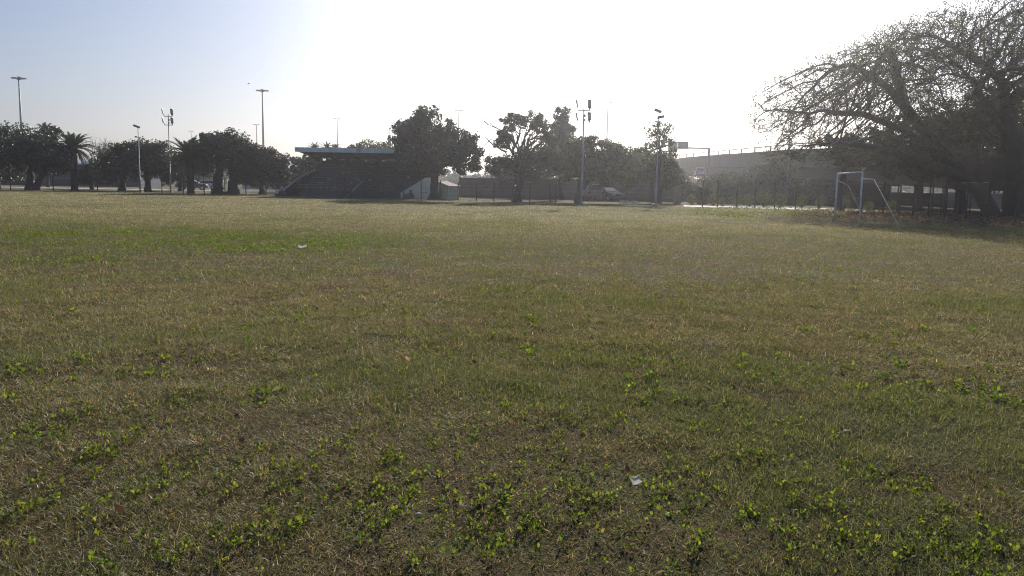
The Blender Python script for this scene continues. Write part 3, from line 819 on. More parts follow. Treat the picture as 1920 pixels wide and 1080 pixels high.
# ---- the big spreading tree: branch skeleton grown towards points in its crown
def big_tree():
    r = np.random.default_rng(99)
    D = 55.0
    base = GX(1878, D); bx, by = base[0], base[1]
    RR = 15.6
    n = 15000
    a = r.random(n) * 2 * math.pi; rad = RR * np.sqrt(r.random(n))
    wob = 1 + .10 * np.sin(3 * a + 1) + .07 * np.sin(7 * a)
    zt = 13.1 - (rad / RR) ** 3 * 5.0 + .6 * np.cos(a) + .4 * np.sin(4 * a + rad * .5)
    thick = 4.6 - 1.6 * (rad / RR)
    u = r.random(n) ** 1.3
    A = np.stack([bx + np.cos(a) * rad * wob, by + np.sin(a) * rad * wob * .85, zt - thick * u], -1)
    # lower, hanging boughs on the open side, in separate layers
    m = 1500; a2 = r.uniform(math.pi * .72, math.pi * 1.35, m); r2 = RR * r.uniform(.45, 1.0, m)
    lay_ = r.integers(0, 3, m)
    A2 = np.stack([bx + np.cos(a2) * r2, by + np.sin(a2) * r2 * .8, np.array([3.9, 5.3, 6.8])[lay_] + r.normal(0, .32, m) + .3 * np.sin(a2 * 9)], -1)
    A = np.vstack([A, A2])
    nodes = []; par = []
    def path(pts, start=-1, step=.45):
        last = start
        for i in range(len(pts) - 1):
            L_ = np.linalg.norm(pts[i + 1] - pts[i]); k = max(1, int(L_ / step))
            for j in range(k):
                if last < 0 or j > 0 or i > 0 or start < 0:
                    nodes.append(pts[i] + (pts[i + 1] - pts[i]) * (j / k) + r.normal(0, .03, 3)); par.append(last); last = len(nodes) - 1
        nodes.append(pts[-1]); par.append(last)
        return len(nodes) - 1
    pl = [GX(1868, D) + np.array([0, 0, -.2]), P(1846, 372, D), P(1812, 335, D), P(1780, 300, D), P(1748, 262, D), P(1700, 205, D)]
    e1 = path([np.array(p) for p in pl])
    p2 = [GX(1900, D) + np.array([.1, .3, -.2]), P(1902, 340, D + .4), P(1898, 280, D + .8), P(1886, 210, D + .6), P(1878, 150, D)]
    e2 = path([np.array(p) for p in p2])
    def limb(parent, pts):
        last = parent
        s = nodes[parent]
        seq = [s] + [np.array(p) for p in pts]
        for i in range(len(seq) - 1):
            L_ = np.linalg.norm(seq[i + 1] - seq[i]); k = max(1, int(L_ / .45))
            for j in range(1, k + 1):
                nodes.append(seq[i] + (seq[i + 1] - seq[i]) * (j / k) + r.normal(0, .05, 3)); par.append(last); last = len(nodes) - 1
        return last
    near = lambda px, py, d=D: int(np.argmin(np.linalg.norm(np.array(nodes) - P(px, py, d), axis=1)))
    limb(near(1780, 300), [P(1700, 245, D - 2), P(1620, 215, D - 3), P(1540, 205, D - 3)])
    limb(near(1748, 262), [P(1660, 160, D + 1), P(1600, 120, D + 1.5)])
    limb(near(1700, 205), [P(1680, 140, D + 3), P(1670, 90, D + 4)])
    limb(near(1812, 335), [P(1720, 300, D - 3), P(1640, 275, D - 5), P(1560, 268, D - 6), P(1490, 275, D - 6)])
    limb(near(1878, 150), [P(1830, 110, D - 2), P(1780, 85, D - 4)])
    limb(near(1886, 210), [P(1940, 150, D - 4), P(1990, 110, D - 6)])
    limb(near(1898, 280), [P(1860, 215, D - 5), P(1830, 165, D - 8)])
    nodes_ = np.array(nodes); par_ = list(par)
    n_main = len(nodes); dist_ = np.zeros(n_main)
    for i in range(n_main):
        if par[i] >= 0: dist_[i] = dist_[par[i]] + np.linalg.norm(nodes_[i] - nodes_[par[i]])
    rem_ = np.zeros(n_main)
    for i in range(n_main - 1, -1, -1):
        if par[i] >= 0: rem_[par[i]] = max(rem_[par[i]], rem_[i] + np.linalg.norm(nodes_[i] - nodes_[par[i]]))
    main_r = np.minimum(np.interp(dist_, [0, 4, 10, 18, 24], [.55, .38, .24, .13, .06]), .025 + .03 * rem_)
    step, di, dk = .34, 6.0, .42
    best = np.full(len(A), -1); bd = np.full(len(A), 1e9)
    def upd(start):
        new = nodes_[start:]
        for s in range(0, len(new), 400):
            dd = np.linalg.norm(A[:, None, :] - new[None, s:s + 400], axis=2)
            j = dd.argmin(1); v = dd[np.arange(len(A)), j]
            b = v < bd
            bd[b] = v[b]; best[b] = start + s + j[b]
    upd(0)
    for it in range(160):
        act = (bd < di)
        if not act.any(): break
        idx = best[act]; vec = A[act] - nodes_[idx]; vec /= np.linalg.norm(vec, axis=1)[:, None] + 1e-9
        uq, inv = np.unique(idx, return_inverse=True)
        acc = np.zeros((len(uq), 3)); np.add.at(acc, inv, vec)
        acc += r.normal(0, .18, acc.shape) * np.linalg.norm(acc, axis=1)[:, None]
        acc /= np.linalg.norm(acc, axis=1)[:, None] + 1e-9
        new = nodes_[uq] + acc * step
        st = len(nodes_); nodes_ = np.vstack([nodes_, new]); par_ += list(uq)
        upd(st)
        alive = bd > dk
        A = A[alive]; best = best[alive]; bd = bd[alive]
        if len(A) == 0 or len(nodes_) > 60000: break
    n = len(nodes_); kids = [[] for _ in range(n)]
    for i, p in enumerate(par_):
        if p >= 0: kids[p].append(i)
    area = np.zeros(n)
    for i in range(n - 1, -1, -1):
        area[i] += .0155 ** 2.1 if not kids[i] else 0
        if par_[i] >= 0: area[par_[i]] += area[i]
    radn = np.minimum(area ** (1 / 2.1), .62)
    for i in range(n_main): radn[i] = max(radn[i], main_r[i])
    root = empty('spreading_tree', base, 'huge spreading tree with a web of thin branches and sparse small leaves, beside the goal', 'tree')
    mb = MB()
    starts = [i for i in range(n) if par_[i] < 0 or len(kids[par_[i]]) > 1 and i != max(kids[par_[i]], key=lambda k: radn[k])]
    for s in starts:
        ch = [par_[s]] if par_[s] >= 0 else []
        i = s
        while True:
            ch.append(i)
            if not kids[i]: break
            i = max(kids[i], key=lambda k: radn[k])
        if len(ch) < 2: continue
        rr_ = radn[ch].copy()
        if par_[s] >= 0: rr_[0] = rr_[1]
        pts_ = nodes_[ch].copy()
        if len(pts_) > 4:
            pts_[1:-1] = (pts_[:-2] + 2 * pts_[1:-1] + pts_[2:]) / 4
        k = 9 if rr_.max() > .2 else (6 if rr_.max() > .08 else 4)
        mb.tube(pts_, rr_, k, False)
    tips = [i for i in range(n) if not kids[i]]
    thin = [i for i in range(n) if radn[i] < .05]
    LP = []
    tw = 0
    for i in thin:
        if r.random() < .36 or not kids[i]:
            p = nodes_[i]; pv_ = p - nodes_[par_[i]]; pv_ = pv_ / (np.linalg.norm(pv_) + 1e-9)
            for _ in range(2):
                dv = pv_ * .5 + r.normal(0, .5, 3) + np.array([0, 0, .45]); dv /= np.linalg.norm(dv)
                ln = r.uniform(.25, .65)
                e = p + dv * ln
                mb.tube(np.array([p, p + dv * ln * .5 + r.normal(0, .03, 3), e]), [.018, .013, .008], 3, False)
                k = r.integers(3, 10)
                LP.append(e + r.normal(0, .10, (k, 3)))
    mb.build('trunk', M['bark'], root, base, smooth=True)
    LP = np.vstack(LP)
    V, C = leaf_quads(LP, .105, r, None, .55, (.055, .060, .026), .5)
    link_mesh('crown', fast_mesh('crown', V - base, 4, C), M['leaf_thin'], root)
    return root
BT = big_tree()
print('bigtree', [(c.name, len(c.data.vertices)) for c in BT.children])

# ---- palms
def make_palm(name, label, base, height_m, R_, n_fr=64, skirt=True, seed=0, trunk_r=.38, group=None):
    r = np.random.default_rng(300 + seed)
    b0 = np.array(base, float); top = b0 + np.array([0, 0, height_m])
    root = empty(name, b0, label, 'palm tree', group)
    tp = np.array([b0 + np.array([0, 0, -.1]), b0 + [0, 0, .3], b0 + [0, 0, height_m * .5], top])
    tb = MB().tube(tp, [trunk_r * 1.25, trunk_r, trunk_r * .92, trunk_r * 1.1], 12)
    for k in range(60):          # old frond bases
        a = r.random() * 6.283; z = height_m * (.45 + .55 * r.random())
        c = b0 + np.array([math.cos(a) * trunk_r, math.sin(a) * trunk_r, z])
        tb.tube([c, c + np.array([math.cos(a) * .12, math.sin(a) * .12, .14])], [.05, .02], 4)
    tb.build('trunk', M['bark'], root, b0, smooth=True)
    V = []; C = []; rib = MB()
    for k in range(n_fr):
        az = k * 2.39996 + r.normal(0, .15); u = (k + .5) / n_fr
        el = math.radians(82 - 130 * u + r.normal(0, 6)) if skirt else math.radians(80 - 100 * u)
        Lf = R_ * (1.0 + .12 * r.normal()) * (.8 if u < .15 else 1.05)
        m = 15; p = top + np.array([math.cos(az), math.sin(az), 0]) * trunk_r * .5; pts = [p]; e = el
        for s in range(m):
            dv = np.array([math.cos(az) * math.cos(e), math.sin(az) * math.cos(e), math.sin(e)])
            p = p + dv * Lf / m; pts.append(p); e -= math.radians(2.6 + 4.6 * (s / m) * max(.25, math.cos(el))) 
        pts = np.array(pts)
        rib.tube(pts, np.linspace(.04, .008, m + 1), 4, False)
        side = np.array([-math.sin(az), math.cos(az), 0])
        dead = u > .86
        for s in np.linspace(.10, .99, 34):
            i = s * m; j = min(int(i), m - 1); f = i - j
            c = pts[j] * (1 - f) + pts[j + 1] * f; t = pts[j + 1] - pts[j]; t /= np.linalg.norm(t)
            nrm = np.cross(side, t)
            ll = R_ * .20 * math.sin(math.pi * min(1, .18 + s * .8)) * r.uniform(.8, 1.1)
            for sg in (-1, 1):
                dv = t * .75 + side * sg * .75 - nrm * sg * 0 + np.array([0, 0, .22 if not dead else -.6]) + r.normal(0, .07, 3); dv /= np.linalg.norm(dv)
                w = t * .028 * R_ / 2.2
                V += [c - w, c + w, c + dv * ll * .55 + w * .8, c + dv * ll - np.array([0, 0, ll * .12])]
                cc = np.array([.040, .050, .024]) * r.uniform(.7, 1.3) if not dead else np.array([.12, .085, .05]) * r.uniform(.7, 1.2)
                C += [cc] * 4
    link_mesh('fronds', fast_mesh('fronds', np.array(V) - b0, 4, np.array(C)), M['palm_leaf'], root)
    rib.build('frond_stems', M['bark_pale'], root, b0)
    return root

def z_at(px, py, d): return float(P(px, py, d)[2])
palm = make_palm('palm_tree', 'date palm beside the two leaning trunks at far left', GX(140, 96), z_at(140, 278, 96), 2.55, 78, seed=1)
make_palm('palm_tree', 'date palm just right of the floodlight mast with drooping fronds', GX(358, 90), z_at(357, 294, 90), 2.9, 82, seed=2)
for px, py, d, s, lab in [(90, 246, 118, .62, 'palm top showing above the two trunk tree'), (591, 277, 140, .42, 'small palm top over the grandstand roof corner'),
                          (614, 277, 142, .42, 'small palm top on the roof line, left of the slender mast'), (629, 278, 138, .36, 'small palm top where the dome tree meets the roof')]:
    q = make_palm('palm_tree', lab, GX(px, d), z_at(px, py, d), 2.5 * s / .62 * .62 + .3, 36, True, seed=int(px), trunk_r=.22, group='palms seen over the far trees and roof')

# ---- round clipped bushes along the paved strip
def make_bush(r, n=900):
    u = r.normal(0, 1, (n, 3)); u /= np.linalg.norm(u, axis=1)[:, None]
    lump = 1 + .10 * np.sin(u[:, 0] * 5 + 1) + .08 * np.sin(u[:, 2] * 7 + u[:, 1] * 4)
    pos = u * (.5 * (.72 + .32 * r.random(n)) * lump)[:, None]; pos[:, 2] = pos[:, 2] * .92 + .55
    V, C = leaf_quads(pos, .10, r, u, .6, (.075, .082, .046), .5)
    return fast_mesh('foliage', V, 4, C)
rb = np.random.default_rng(44)
proto = None
bush_spec = [(1296, 76, .9, 'round clipped bush next to the plastered pillar, seen in hazy light'), (1337, 75, .95, 'round clipped bush, first of the row right of the pillar'), (1354, 74, .65, 'smallest clipped bush in the row, low between two others'),
             (1381, 74, .95, 'clipped bush with a dark flat crown below the embankment'), (1405, 74, 1.05, 'clipped bush left of the largest round one'), (1432, 73, 1.3, 'largest round clipped bush of the row'),
             (1463, 73, 1.1, 'round clipped bush right of the largest one'), (1503, 72, 1.05, 'round clipped bush standing alone between two fence posts'), (1536, 71, .75, 'small round bush on a thin bare stem'),
             (1584, 72, .85, 'round bush seen between the goal posts'), (1629, 66, .7, 'small pale leafed bush behind the near goal post'), (1671, 65, .8, 'round bush behind the slanted goal brace')]
for i, (px, d, s, lab) in enumerate(bush_spec):
    b0 = GX(px, d)
    if proto is None or i == 5:
        o = empty('round_bush', b0, lab, 'bush', 'round bushes along the paved strip')
        link_mesh('foliage', make_bush(rb), M['leaf_thin'], o)
        st = MB()
        for k in range(4):
            a = k * 1.6; st.tube([(math.cos(a) * .03, math.sin(a) * .03, -.05), (math.cos(a) * .07, math.sin(a) * .07, .25), (math.cos(a) * .2, math.sin(a) * .2, .55)], [.03, .025, .012], 5)
        st.build('stem', M['bark'], o)
        proto = proto or o
    else:
        o = copy_tree(proto); o.location = [float(c) for c in b0]; o['label'] = lab
    o.scale = (s, s, s * (1.05 if px != 1536 else 1.25)); o.rotation_euler = (0, 0, rb.random() * 6)

# ------------------------------------------------------------------ far backdrop
r = np.random.default_rng(61)
# far-off woods behind everything
pos = []
for px in np.arange(-150, 2100, 9):
    d = 290 + r.normal(0, 22); h = 4.0 + 3.4 * fbm(np.array([px]), np.array([0.]), 90, 3, 5)[0] + r.normal(0, .5)
    c = GX(px, d); k = 130
    u = r.normal(0, 1, (k, 3)); u /= np.linalg.norm(u, axis=1)[:, None]
    pos.append(c + np.array([0, 0, h * .55]) + u * np.array([2.4, 2.4, h * .5]) * (.6 + .4 * r.random(k))[:, None])
V, C = leaf_quads(np.vstack(pos), 1.1, r, None, .7, (.04, .045, .028), .4)
tag(link_mesh('far_woods', fast_mesh('far_woods', V, 4, C), M['leaf']), 'far-off line of trees on the horizon', 'woods', kind='stuff')
# hill
hx = np.linspace(-1300, 900, 90); rows = []
prof = 8 + 24 * np.exp(-((hx + 385) / 95) ** 2) + 18 * np.exp(-((hx + 250) / 120) ** 2) + 12 * np.exp(-((hx - 60) / 240) ** 2) + 5 * fbm(hx, hx * 0, 60, 3, 9) + 8 * np.exp(-((hx + 800) / 200) ** 2)
hv = []
for t, zf in ((1280, 0), (1340, .55), (1400, .92), (1440, 1.0), (1500, .6), (1545, 0)):
    for x, z in zip(hx, prof): hv.append((x, t, -1 + (z + 1) * zf + (r.normal(0, .5) if zf > 0 else 0)))
hf = []
w_ = len(hx)
for i in range(5):
    for j in range(w_ - 1): hf.append((i * w_ + j, i * w_ + j + 1, (i + 1) * w_ + j + 1, (i + 1) * w_ + j))
mb = MB(); mb.add(hv, hf); tag(mb.build('hills', M['hill'], smooth=True), kind='structure')

# ------------------------------------------------------------------ tall light masts far away
def make_mast(h, style):
    o = empty('tall_light_mast', (0, 0, 0))
    MB().tube([(0, 0, 0), (0, 0, h * .5), (0, 0, h)], [.42, .30, .18], 10).build('pole', M['galv'], o, smooth=True)
    if style == 'ring':
        MB().lathe([(.3, -.5), (.55, -.3), (.55, .2), (.25, .5)], (0, 0, h), 10).build('hub', M['lamp_body'], o)
        for k in range(8):
            a = k * math.pi / 4; mb = MB()
            mb.bar((math.cos(a) * .4, math.sin(a) * .4, h), (math.cos(a) * 1.1, math.sin(a) * 1.1, h), .06)
            mb.box((math.cos(a) * 1.45, math.sin(a) * 1.45, h), (.85, .5, .28), rz=a)
            mb.build('lamp', M['lamp_body'], o)
    else:
        MB().box((0, 0, h), (2.0, .25, .25)).build('crossbar', M['galv'], o)
        for sx in (-1, 1):
            MB().box((sx * 1.05, 0, h + .05), (.95, .6, .34), ry=sx * .10).build('lamp', M['lamp_body'], o)
    return o
mast_spec = [(45, 147, 250, 'ring', 'tall ring-headed light mast at the far left above the dark trees'), (495, 170, 272, 'ring', 'tallest ring-headed light mast rising behind the tree by the grandstand'),
             (483, 234, 437, 'bar', 'short looking distant mast standing next to the tall ring-headed one'), (361, 246, 535, 'bar', 'tiny mast head peeping over the tree right of the floodlight'),
             (633, 223, 390, 'bar', 'thin pale mast rising over the grandstand roof'), (859, 207, 335, 'bar', 'mast rising over the crown of the ragged tree'),
             (1135, 192, 290, 'bar', 'tall mast in the bright sky above the leafy tree'), (917, 267, 560, 'bar', 'tiny mast in the gap between the two field trees'), (176, 261, 660, 'bar', 'tiny distant mast above the bare tree')]
protos = {}
for px, py, d, st, lab in mast_spec:
    b0 = GX(px, d); h = z_at(px, py, d)
    if st not in protos:
        o = make_mast(30.0, st); protos[st] = o
    else:
        o = copy_tree(protos[st])
    o.location = [float(c) for c in b0]; o.scale = (1, 1, h / 30.0) if st == 'bar' else (1.05, 1.05, h / 30.0)
    tag(o, lab, 'light mast', 'tall light masts beyond the field')

# ------------------------------------------------------------------ sports floodlights at the field edge
def make_floodlight(h):
    """h: height of the lower crossbar"""
    o = empty('floodlight_mast', (0, 0, 0)); H = h + 1.05
    MB().tube([(0, 0, -.1), (0, 0, 2.2), (0, 0, 2.22), (0, 0, H + .12)], [.095, .095, .065, .05], 10).build('pole', M['galv'], o, smooth=True)
    MB().box((0, 0, .06), (.5, .5, .16)).build('foundation', M['concrete_pale'], o)
    for z in (H - .1, h):
        MB().box((0, 0, z), (.95, .07, .07)).build('crossbar', M['galv'], o)
        for sx in (-1, 1):
            lam = MB(); w = .10 if sx < 0 else .29; dp = .26 if sx < 0 else .09
            c = np.array([sx * .44, -.05, z + .06]); ax = np.array([-.26 if sx < 0 else -.04, -.10, 1.0]); ax /= np.linalg.norm(ax)
            e1_ = np.array([1., 0, 0]); e2_ = np.array([0, 1., 0]); prof = [(.0, .35), (.12, .6), (.20, 1.0), (.70, 1.0), (.77, .7)]; V = []
            for t, k in prof:
                for q in ((-1, -1), (1, -1), (1, 1), (-1, 1)):
                    V.append(c + ax * t + e1_ * q[0] * w * .5 * k + e2_ * q[1] * dp * .5 * k)
            Fc = [(0, 1, 2, 3), tuple(len(prof) * 4 - 4 + k for k in range(4))]
            for i in range(len(prof) - 1):
                for j in range(4): Fc.append((i * 4 + j, i * 4 + (j + 1) % 4, i * 4 + 4 + (j + 1) % 4, i * 4 + 4 + j))
            lam.add(V, Fc); fo = lam.build('floodlight', M['lamp_body'], o)
            MB().box(c + ax * .45 + np.array([0, -dp * .5 - .012, 0]), (w * .8, .012, .42)).build('lens', M['lamp_glass'], fo)
            MB().bar((sx * .44, 0, z), c + ax * .03, .025).build('bracket', M['galv'], o)
    MB().box((.08, -.08, H - .5), (.14, .12, .2)).build('control_box', M['lamp_body'], o)
    MB().box((.08, -.08, h + .22), (.13, .12, .16)).build('control_box', M['lamp_body'], o)
    return o
for px, d, yl, lab in ((320, 96, 234.5, 'slim floodlight mast with four lamps beside the second palm'), (1090, 67.5, 230.5, 'slim floodlight mast with four lamps before the leafy tree')):
    o = make_floodlight(z_at(px - 2 if px < 900 else px + 1, yl, d)); o.location = [float(c) for c in GX(px, d)]
    tag(o, lab, 'floodlight', 'sports floodlight masts')

def thin_pole(px, ytop, d, label, double):
    b0 = GX(px, d); h = z_at(px, ytop, d); o = empty('camera_pole', b0, label, 'pole')
    MB().tube([(0, 0, -.1), (0, 0, 1.6), (0, 0, 1.62), (0, 0, h)], [.085, .08, .055, .042], 9).build('pole', M['galv'], o, smooth=True)
    MB().box((0, 0, .05), (.6, .6, .2)).build('foundation', M['concrete_pale'], o)
    MB().box((-.1, -.12, h + .05), (.62, .34, .2), ry=.35).build('lamp', M['lamp_body'], o)
    if double:
        MB().box((.16, -.12, h - .45), (.55, .34, .22), ry=-.2).build('lamp', M['lamp_body'], o)
        MB().box((0, -.1, h - .95), (.3, .25, .3)).build('control_box', M['lamp_body'], o)
    else:
        MB().box((-.02, 0, h - 1.1), (.6, .07, .07)).build('crossbar', M['galv'], o)
        MB().box((-.26, 0, h - 1.05), (.2, .16, .14)).build('lamp', M['lamp_body'], o)
thin_pole(263, 238, 93, 'thin pole with one small lamp standing before the low dome tree', False)
thin_pole(1229, 209, 72, 'thin pole with two small lamps in front of the sparse young tree', True)
b0 = GX(1474, 88); o = empty('street_lamp', b0, 'thin lamp post rising from the bridge beside the big tree', 'street lamp')
MB().tube([(0, 0, 0), (0, 0, z_at(1475, 215, 88))], [.08, .05], 8).build('pole', M['galv'], o)
zt_ = z_at(1475, 215, 88); MB().bar((0, 0, zt_), (.9, 0, zt_ + .15), .035).build('arm', M['galv'], o); MB().box((1.05, 0, zt_ + .16), (.5, .22, .12)).build('lamp', M['lamp_body'], o)

# ------------------------------------------------------------------ fences
def interp_path(spec, px):
    return float(np.interp(px, [s[0] for s in spec], [s[1] for s in spec]))
def make_fence(name, label, spec, posts, h, mesh=True, rails=(.05, .5, .98), seed=0):
    r = np.random.default_rng(500 + seed)
    P0 = GX(posts[0], interp_path(spec, posts[0]))
    root = empty(name, P0, label, 'fence')
    pts_ = [GX(px, interp_path(spec, px)) for px in posts]
    for p in pts_:
        t = r.normal(0, .02, 2); hh = h * r.uniform(.95, 1.05)
        mb = MB().tube([p + [0, 0, -.1], p + [t[0], t[1], hh]], [.055, .05], 7)
        mb.build('post', M['post'], root, P0)
    wire = MB()
    for f in rails:
        for a, b in zip(pts_[:-1], pts_[1:]):
            mid = (a + b) / 2 + np.array([0, 0, h * f - .03]); wire.tube([a + [0, 0, h * f], mid, b + [0, 0, h * f]], [.007] * 3, 3, False)
    wire.build('rail_wire', M['wire'], root, P0)
    if mesh:
        V = []; T = []
        rr_ = .0020
        for a, b in zip(pts_[:-1], pts_[1:]):
            L_ = np.linalg.norm(b - a); u = (b - a) / L_; n_ = np.array([-u[1], u[0], 0]); sp = .14; hh = h * .95
            for sg in (1, -1):
                for x0 in np.arange(-hh if sg > 0 else 0, L_ if sg > 0 else L_ + hh, sp):
                    # line s = x0 + sg*z, clipped to the panel
                    z0 = max(0, -x0) if sg > 0 else max(0, x0 - L_); z1 = min(hh, L_ - x0) if sg > 0 else min(hh, x0)
                    if z1 - z0 < .03: continue
                    A_ = a + u * (x0 + sg * z0) + np.array([0, 0, z0 + .04]); B_ = a + u * (x0 + sg * z1) + np.array([0, 0, z1 + .04])
                    w1 = u * rr_ - np.array([0, 0, sg * rr_]); k = len(V)
                    V += [A_ - w1, A_ + w1, A_ + n_ * rr_ * 1.7, B_ - w1, B_ + w1, B_ + n_ * rr_ * 1.7]
                    T += [(k, k + 1, k + 4, k + 3), (k + 1, k + 2, k + 5, k + 4), (k + 2, k, k + 3, k + 5)]
        me = fast_mesh('wire_netting', np.array(V) - P0, 4, faces=np.array(T))
        link_mesh('wire_netting', me, M['wire'], root)
    return root
specA = [(-80, 93), (58, 92.5), (513, 89), (790, 80), (960, 76.5), (1042, 75), (1120, 74)]
make_fence('wire_fence', 'long rusty wire fence with dark posts along the far field edge', specA,
           [-60, -20, 20, 58, 100, 142, 183, 222, 263, 304, 344, 383, 422, 461, 499, 536, 572, 609, 646, 683, 720, 757, 790, 826, 859, 893, 926, 960, 993, 1031, 1042], 1.75, seed=1)
specB = [(1290, 71), (1317, 70), (1534, 67), (1655, 56), (1711, 53), (1740, 51), (1772, 48.5), (1810, 46), (1852, 43.5), (1902, 42.5), (2060, 39.5)]
make_fence('wire_fence', 'wire fence with tall dark posts between the goal and the big tree', specB,
           [1317, 1345, 1381, 1415, 1452, 1491, 1534, 1575, 1615, 1655, 1685, 1711, 1740, 1772, 1810, 1852, 1902, 1965, 2040], 2.15, seed=2)
specC = [(1660, 62), (1900, 60)]
make_fence('post_fence', 'row of inner fence posts behind the wire fence under the grove', specC, [1681, 1716, 1746, 1764, 1769, 1790, 1817], 2.0, mesh=False, rails=(.5, .9), seed=3)

# ------------------------------------------------------------------ goal
g0 = GX(1611, 39.4); g1 = GX(1565, 44.2)
root = empty('football_goal', g0, 'white metal football goal without a net, seen almost end on', 'goal')
gh = 2.42
up = np.array([0, 0, 1.])
MB().tube([g0 + up * -.1, g0 + up * gh], [.040, .040], 12).build('goal_post', M['goal'], root, g0, smooth=True)
MB().tube([g1 + up * -.1, g1 + up * gh], [.040, .040], 12).build('goal_post', M['goal'], root, g0, smooth=True)
MB().tube([g0 + up * (gh + .0), g1 + up * (gh + .0)], [.040, .040], 12).build('crossbar', M['goal'], root, g0, smooth=True)
na = P(1638.5, 336, 38.6); nb = GX(1690, 36.2)
fa = P(1590, 347, 44.0); fb = GX(1624, 45.2)
a0 = g0 + up * (gh - .30); a1 = g1 + up * (gh - .35)
for a, b, c in ((a0, na, nb), (a1, fa, fb)):
    MB().tube([a, b], [.016, .016], 8).build('top_stay', M['goal'], root, g0, smooth=True)
    MB().tube([b, c - up * .05], [.018, .018], 8).build('back_brace', M['goal'], root, g0, smooth=True)

# ------------------------------------------------------------------ grandstand
DS = 85.0
def SX(px, d=DS): return float(P(px, 340, d)[0])
s0 = GX(660, DS)
stand = empty('grandstand', s0, 'old dark grandstand with tiered benches under a pale flat-fronted roof', 'grandstand')
xl, xr = SX(560), SX(812)
NT = 9; y0, y1 = DS + .3, DS + 9.0; ztop = 3.3
st = MB(); be = MB()
for k in range(NT):
    ya = y0 + (y1 - y0) * k / NT; yb = y1 + .3; za = .45 + (ztop - .45) * k / (NT - 1)
    st.box(((xl + xr) / 2, (ya + yb) / 2, za - .2 if k else za / 2), (xr - xl, yb - ya, .4 if k else za))
    be.box(((xl + xr) / 2 - .01, ya + .5, za + .055), (xr - xl - .3, .32, .06))
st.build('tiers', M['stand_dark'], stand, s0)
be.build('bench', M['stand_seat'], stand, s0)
# front wall with rail
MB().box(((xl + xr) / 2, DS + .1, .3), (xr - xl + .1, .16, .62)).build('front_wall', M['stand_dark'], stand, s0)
fr = MB()
for z in (.95, 1.2): fr.bar((xl, DS + .1, z), (SX(640), DS + .1, z), .02)
for px in range(575, 642, 13): fr.bar((SX(px), DS + .1, .6), (SX(px), DS + .1, 1.2), .02)
fr.build('front_rail', M['galv'], stand, s0)
# back wall with a slot of daylight at the top, side walls
bw = MB()
bw.box(((xl + xr) / 2, y1 + .45, 1.8), (xr - xl, .2, 3.6))
rbw = np.random.default_rng(12); nb_ = 40
for k in range(nb_):
    hh_ = .36 if rbw.random() < .8 else rbw.uniform(.16, .30)
    bw.box((xl + (xr - xl) * (k + .5) / nb_, y1 + .45, 3.6 + hh_ / 2), ((xr - xl) / nb_ - .012, .19, hh_))
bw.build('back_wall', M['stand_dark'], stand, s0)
for x in np.linspace(xl + .15, xr - .15, 7):
    MB().box((x, y1 + .2, 2.4), (.22, .22, 4.0)).build('pillar', M['stand_dark'], stand, s0)
    MB().prism([(x - .09, y1 + .1, 3.5), (x - .09, DS + 1.6, 4.55), (x - .09, DS + 1.6, 4.68), (x - .09, y1 + .1, 4.15)], (.18, 0, 0)).build('roof_beam', M['roof_dark'], stand, s0)
# roof: slab sloping down to the back, deep pale fascia in front
rxl, rxr = SX(555), SX(818)
zf = z_at(600, 277, DS); 
MB().prism([(rxl, DS + .12, zf - .08), (rxl, DS + .12, zf - .36), (rxl, DS + 9.6, 4.0), (rxl, DS + 9.6, 4.18)], (rxr - rxl, 0, 0)).build('roof', M['roof_dark'], stand, s0)
MB().box(((rxl + rxr) / 2, DS, zf - .21), (rxr - rxl + .1, .2, .44)).build('fascia', M['fascia'], stand, s0)
MB().box((SX(673), DS - .16, zf - .18), (.38, .3, .26)).build('roof_lamp', M['concrete_pale'], stand, s0)
# slanted left flank wall and white handrails
A1, A2 = P(515, 362, DS), P(592, 320, 91)
MB().prism([(A1[0], A1[1], 0), tuple(A1), tuple(A2), (A2[0], A2[1], 0)], (.16, .05, 0)).build('flank_wall', M['stand_dark'], stand, s0)
MB().bar(A1 + up * .06, A2 + up * .06, .03).build('handrail', M['galv'], stand, s0)
def rail(pts_, r_=.045):
    MB().tube(pts_, [r_] * len(pts_), 7).build('stair_rail', M['rail_white'], stand, s0)
rail([P(531, 357, DS - .1), P(561, 333, DS + 3.5), P(591, 318.5, DS + 6)], .065)
rail([P(652, 367, DS - .1), P(681, 339, DS + 3.4)], .075)
for xx, yy in ((596, 307), (649, 307.5), (702, 308.5)):
    rail([P(xx, yy, DS + 6.4), P(xx + 8, yy - 8, DS + 8)], .06)
MB().box(P(557, 328, DS + 4.5), (.62, .06, .05)).build('rest_bar', M['rail_white'], stand, s0)
# end stair block with white wall facing the field
ew = [P(751, 373.6, DS - .6), P(751, 361, DS - .6), P(757, 358, DS - .6), P(798, 333, DS - .6), P(816, 333, DS - .6), P(816, 376, DS - .6)]
for e in (ew[0], ew[-1]): e[2] = 0
MB().prism(ew, (0, .22, 0)).build('end_wall', M['wall_white'], stand, s0)
MB().box(P(796, 361, DS - .65), (.55, .14, .07)).build('ledge', M['concrete_pale'], stand, s0)
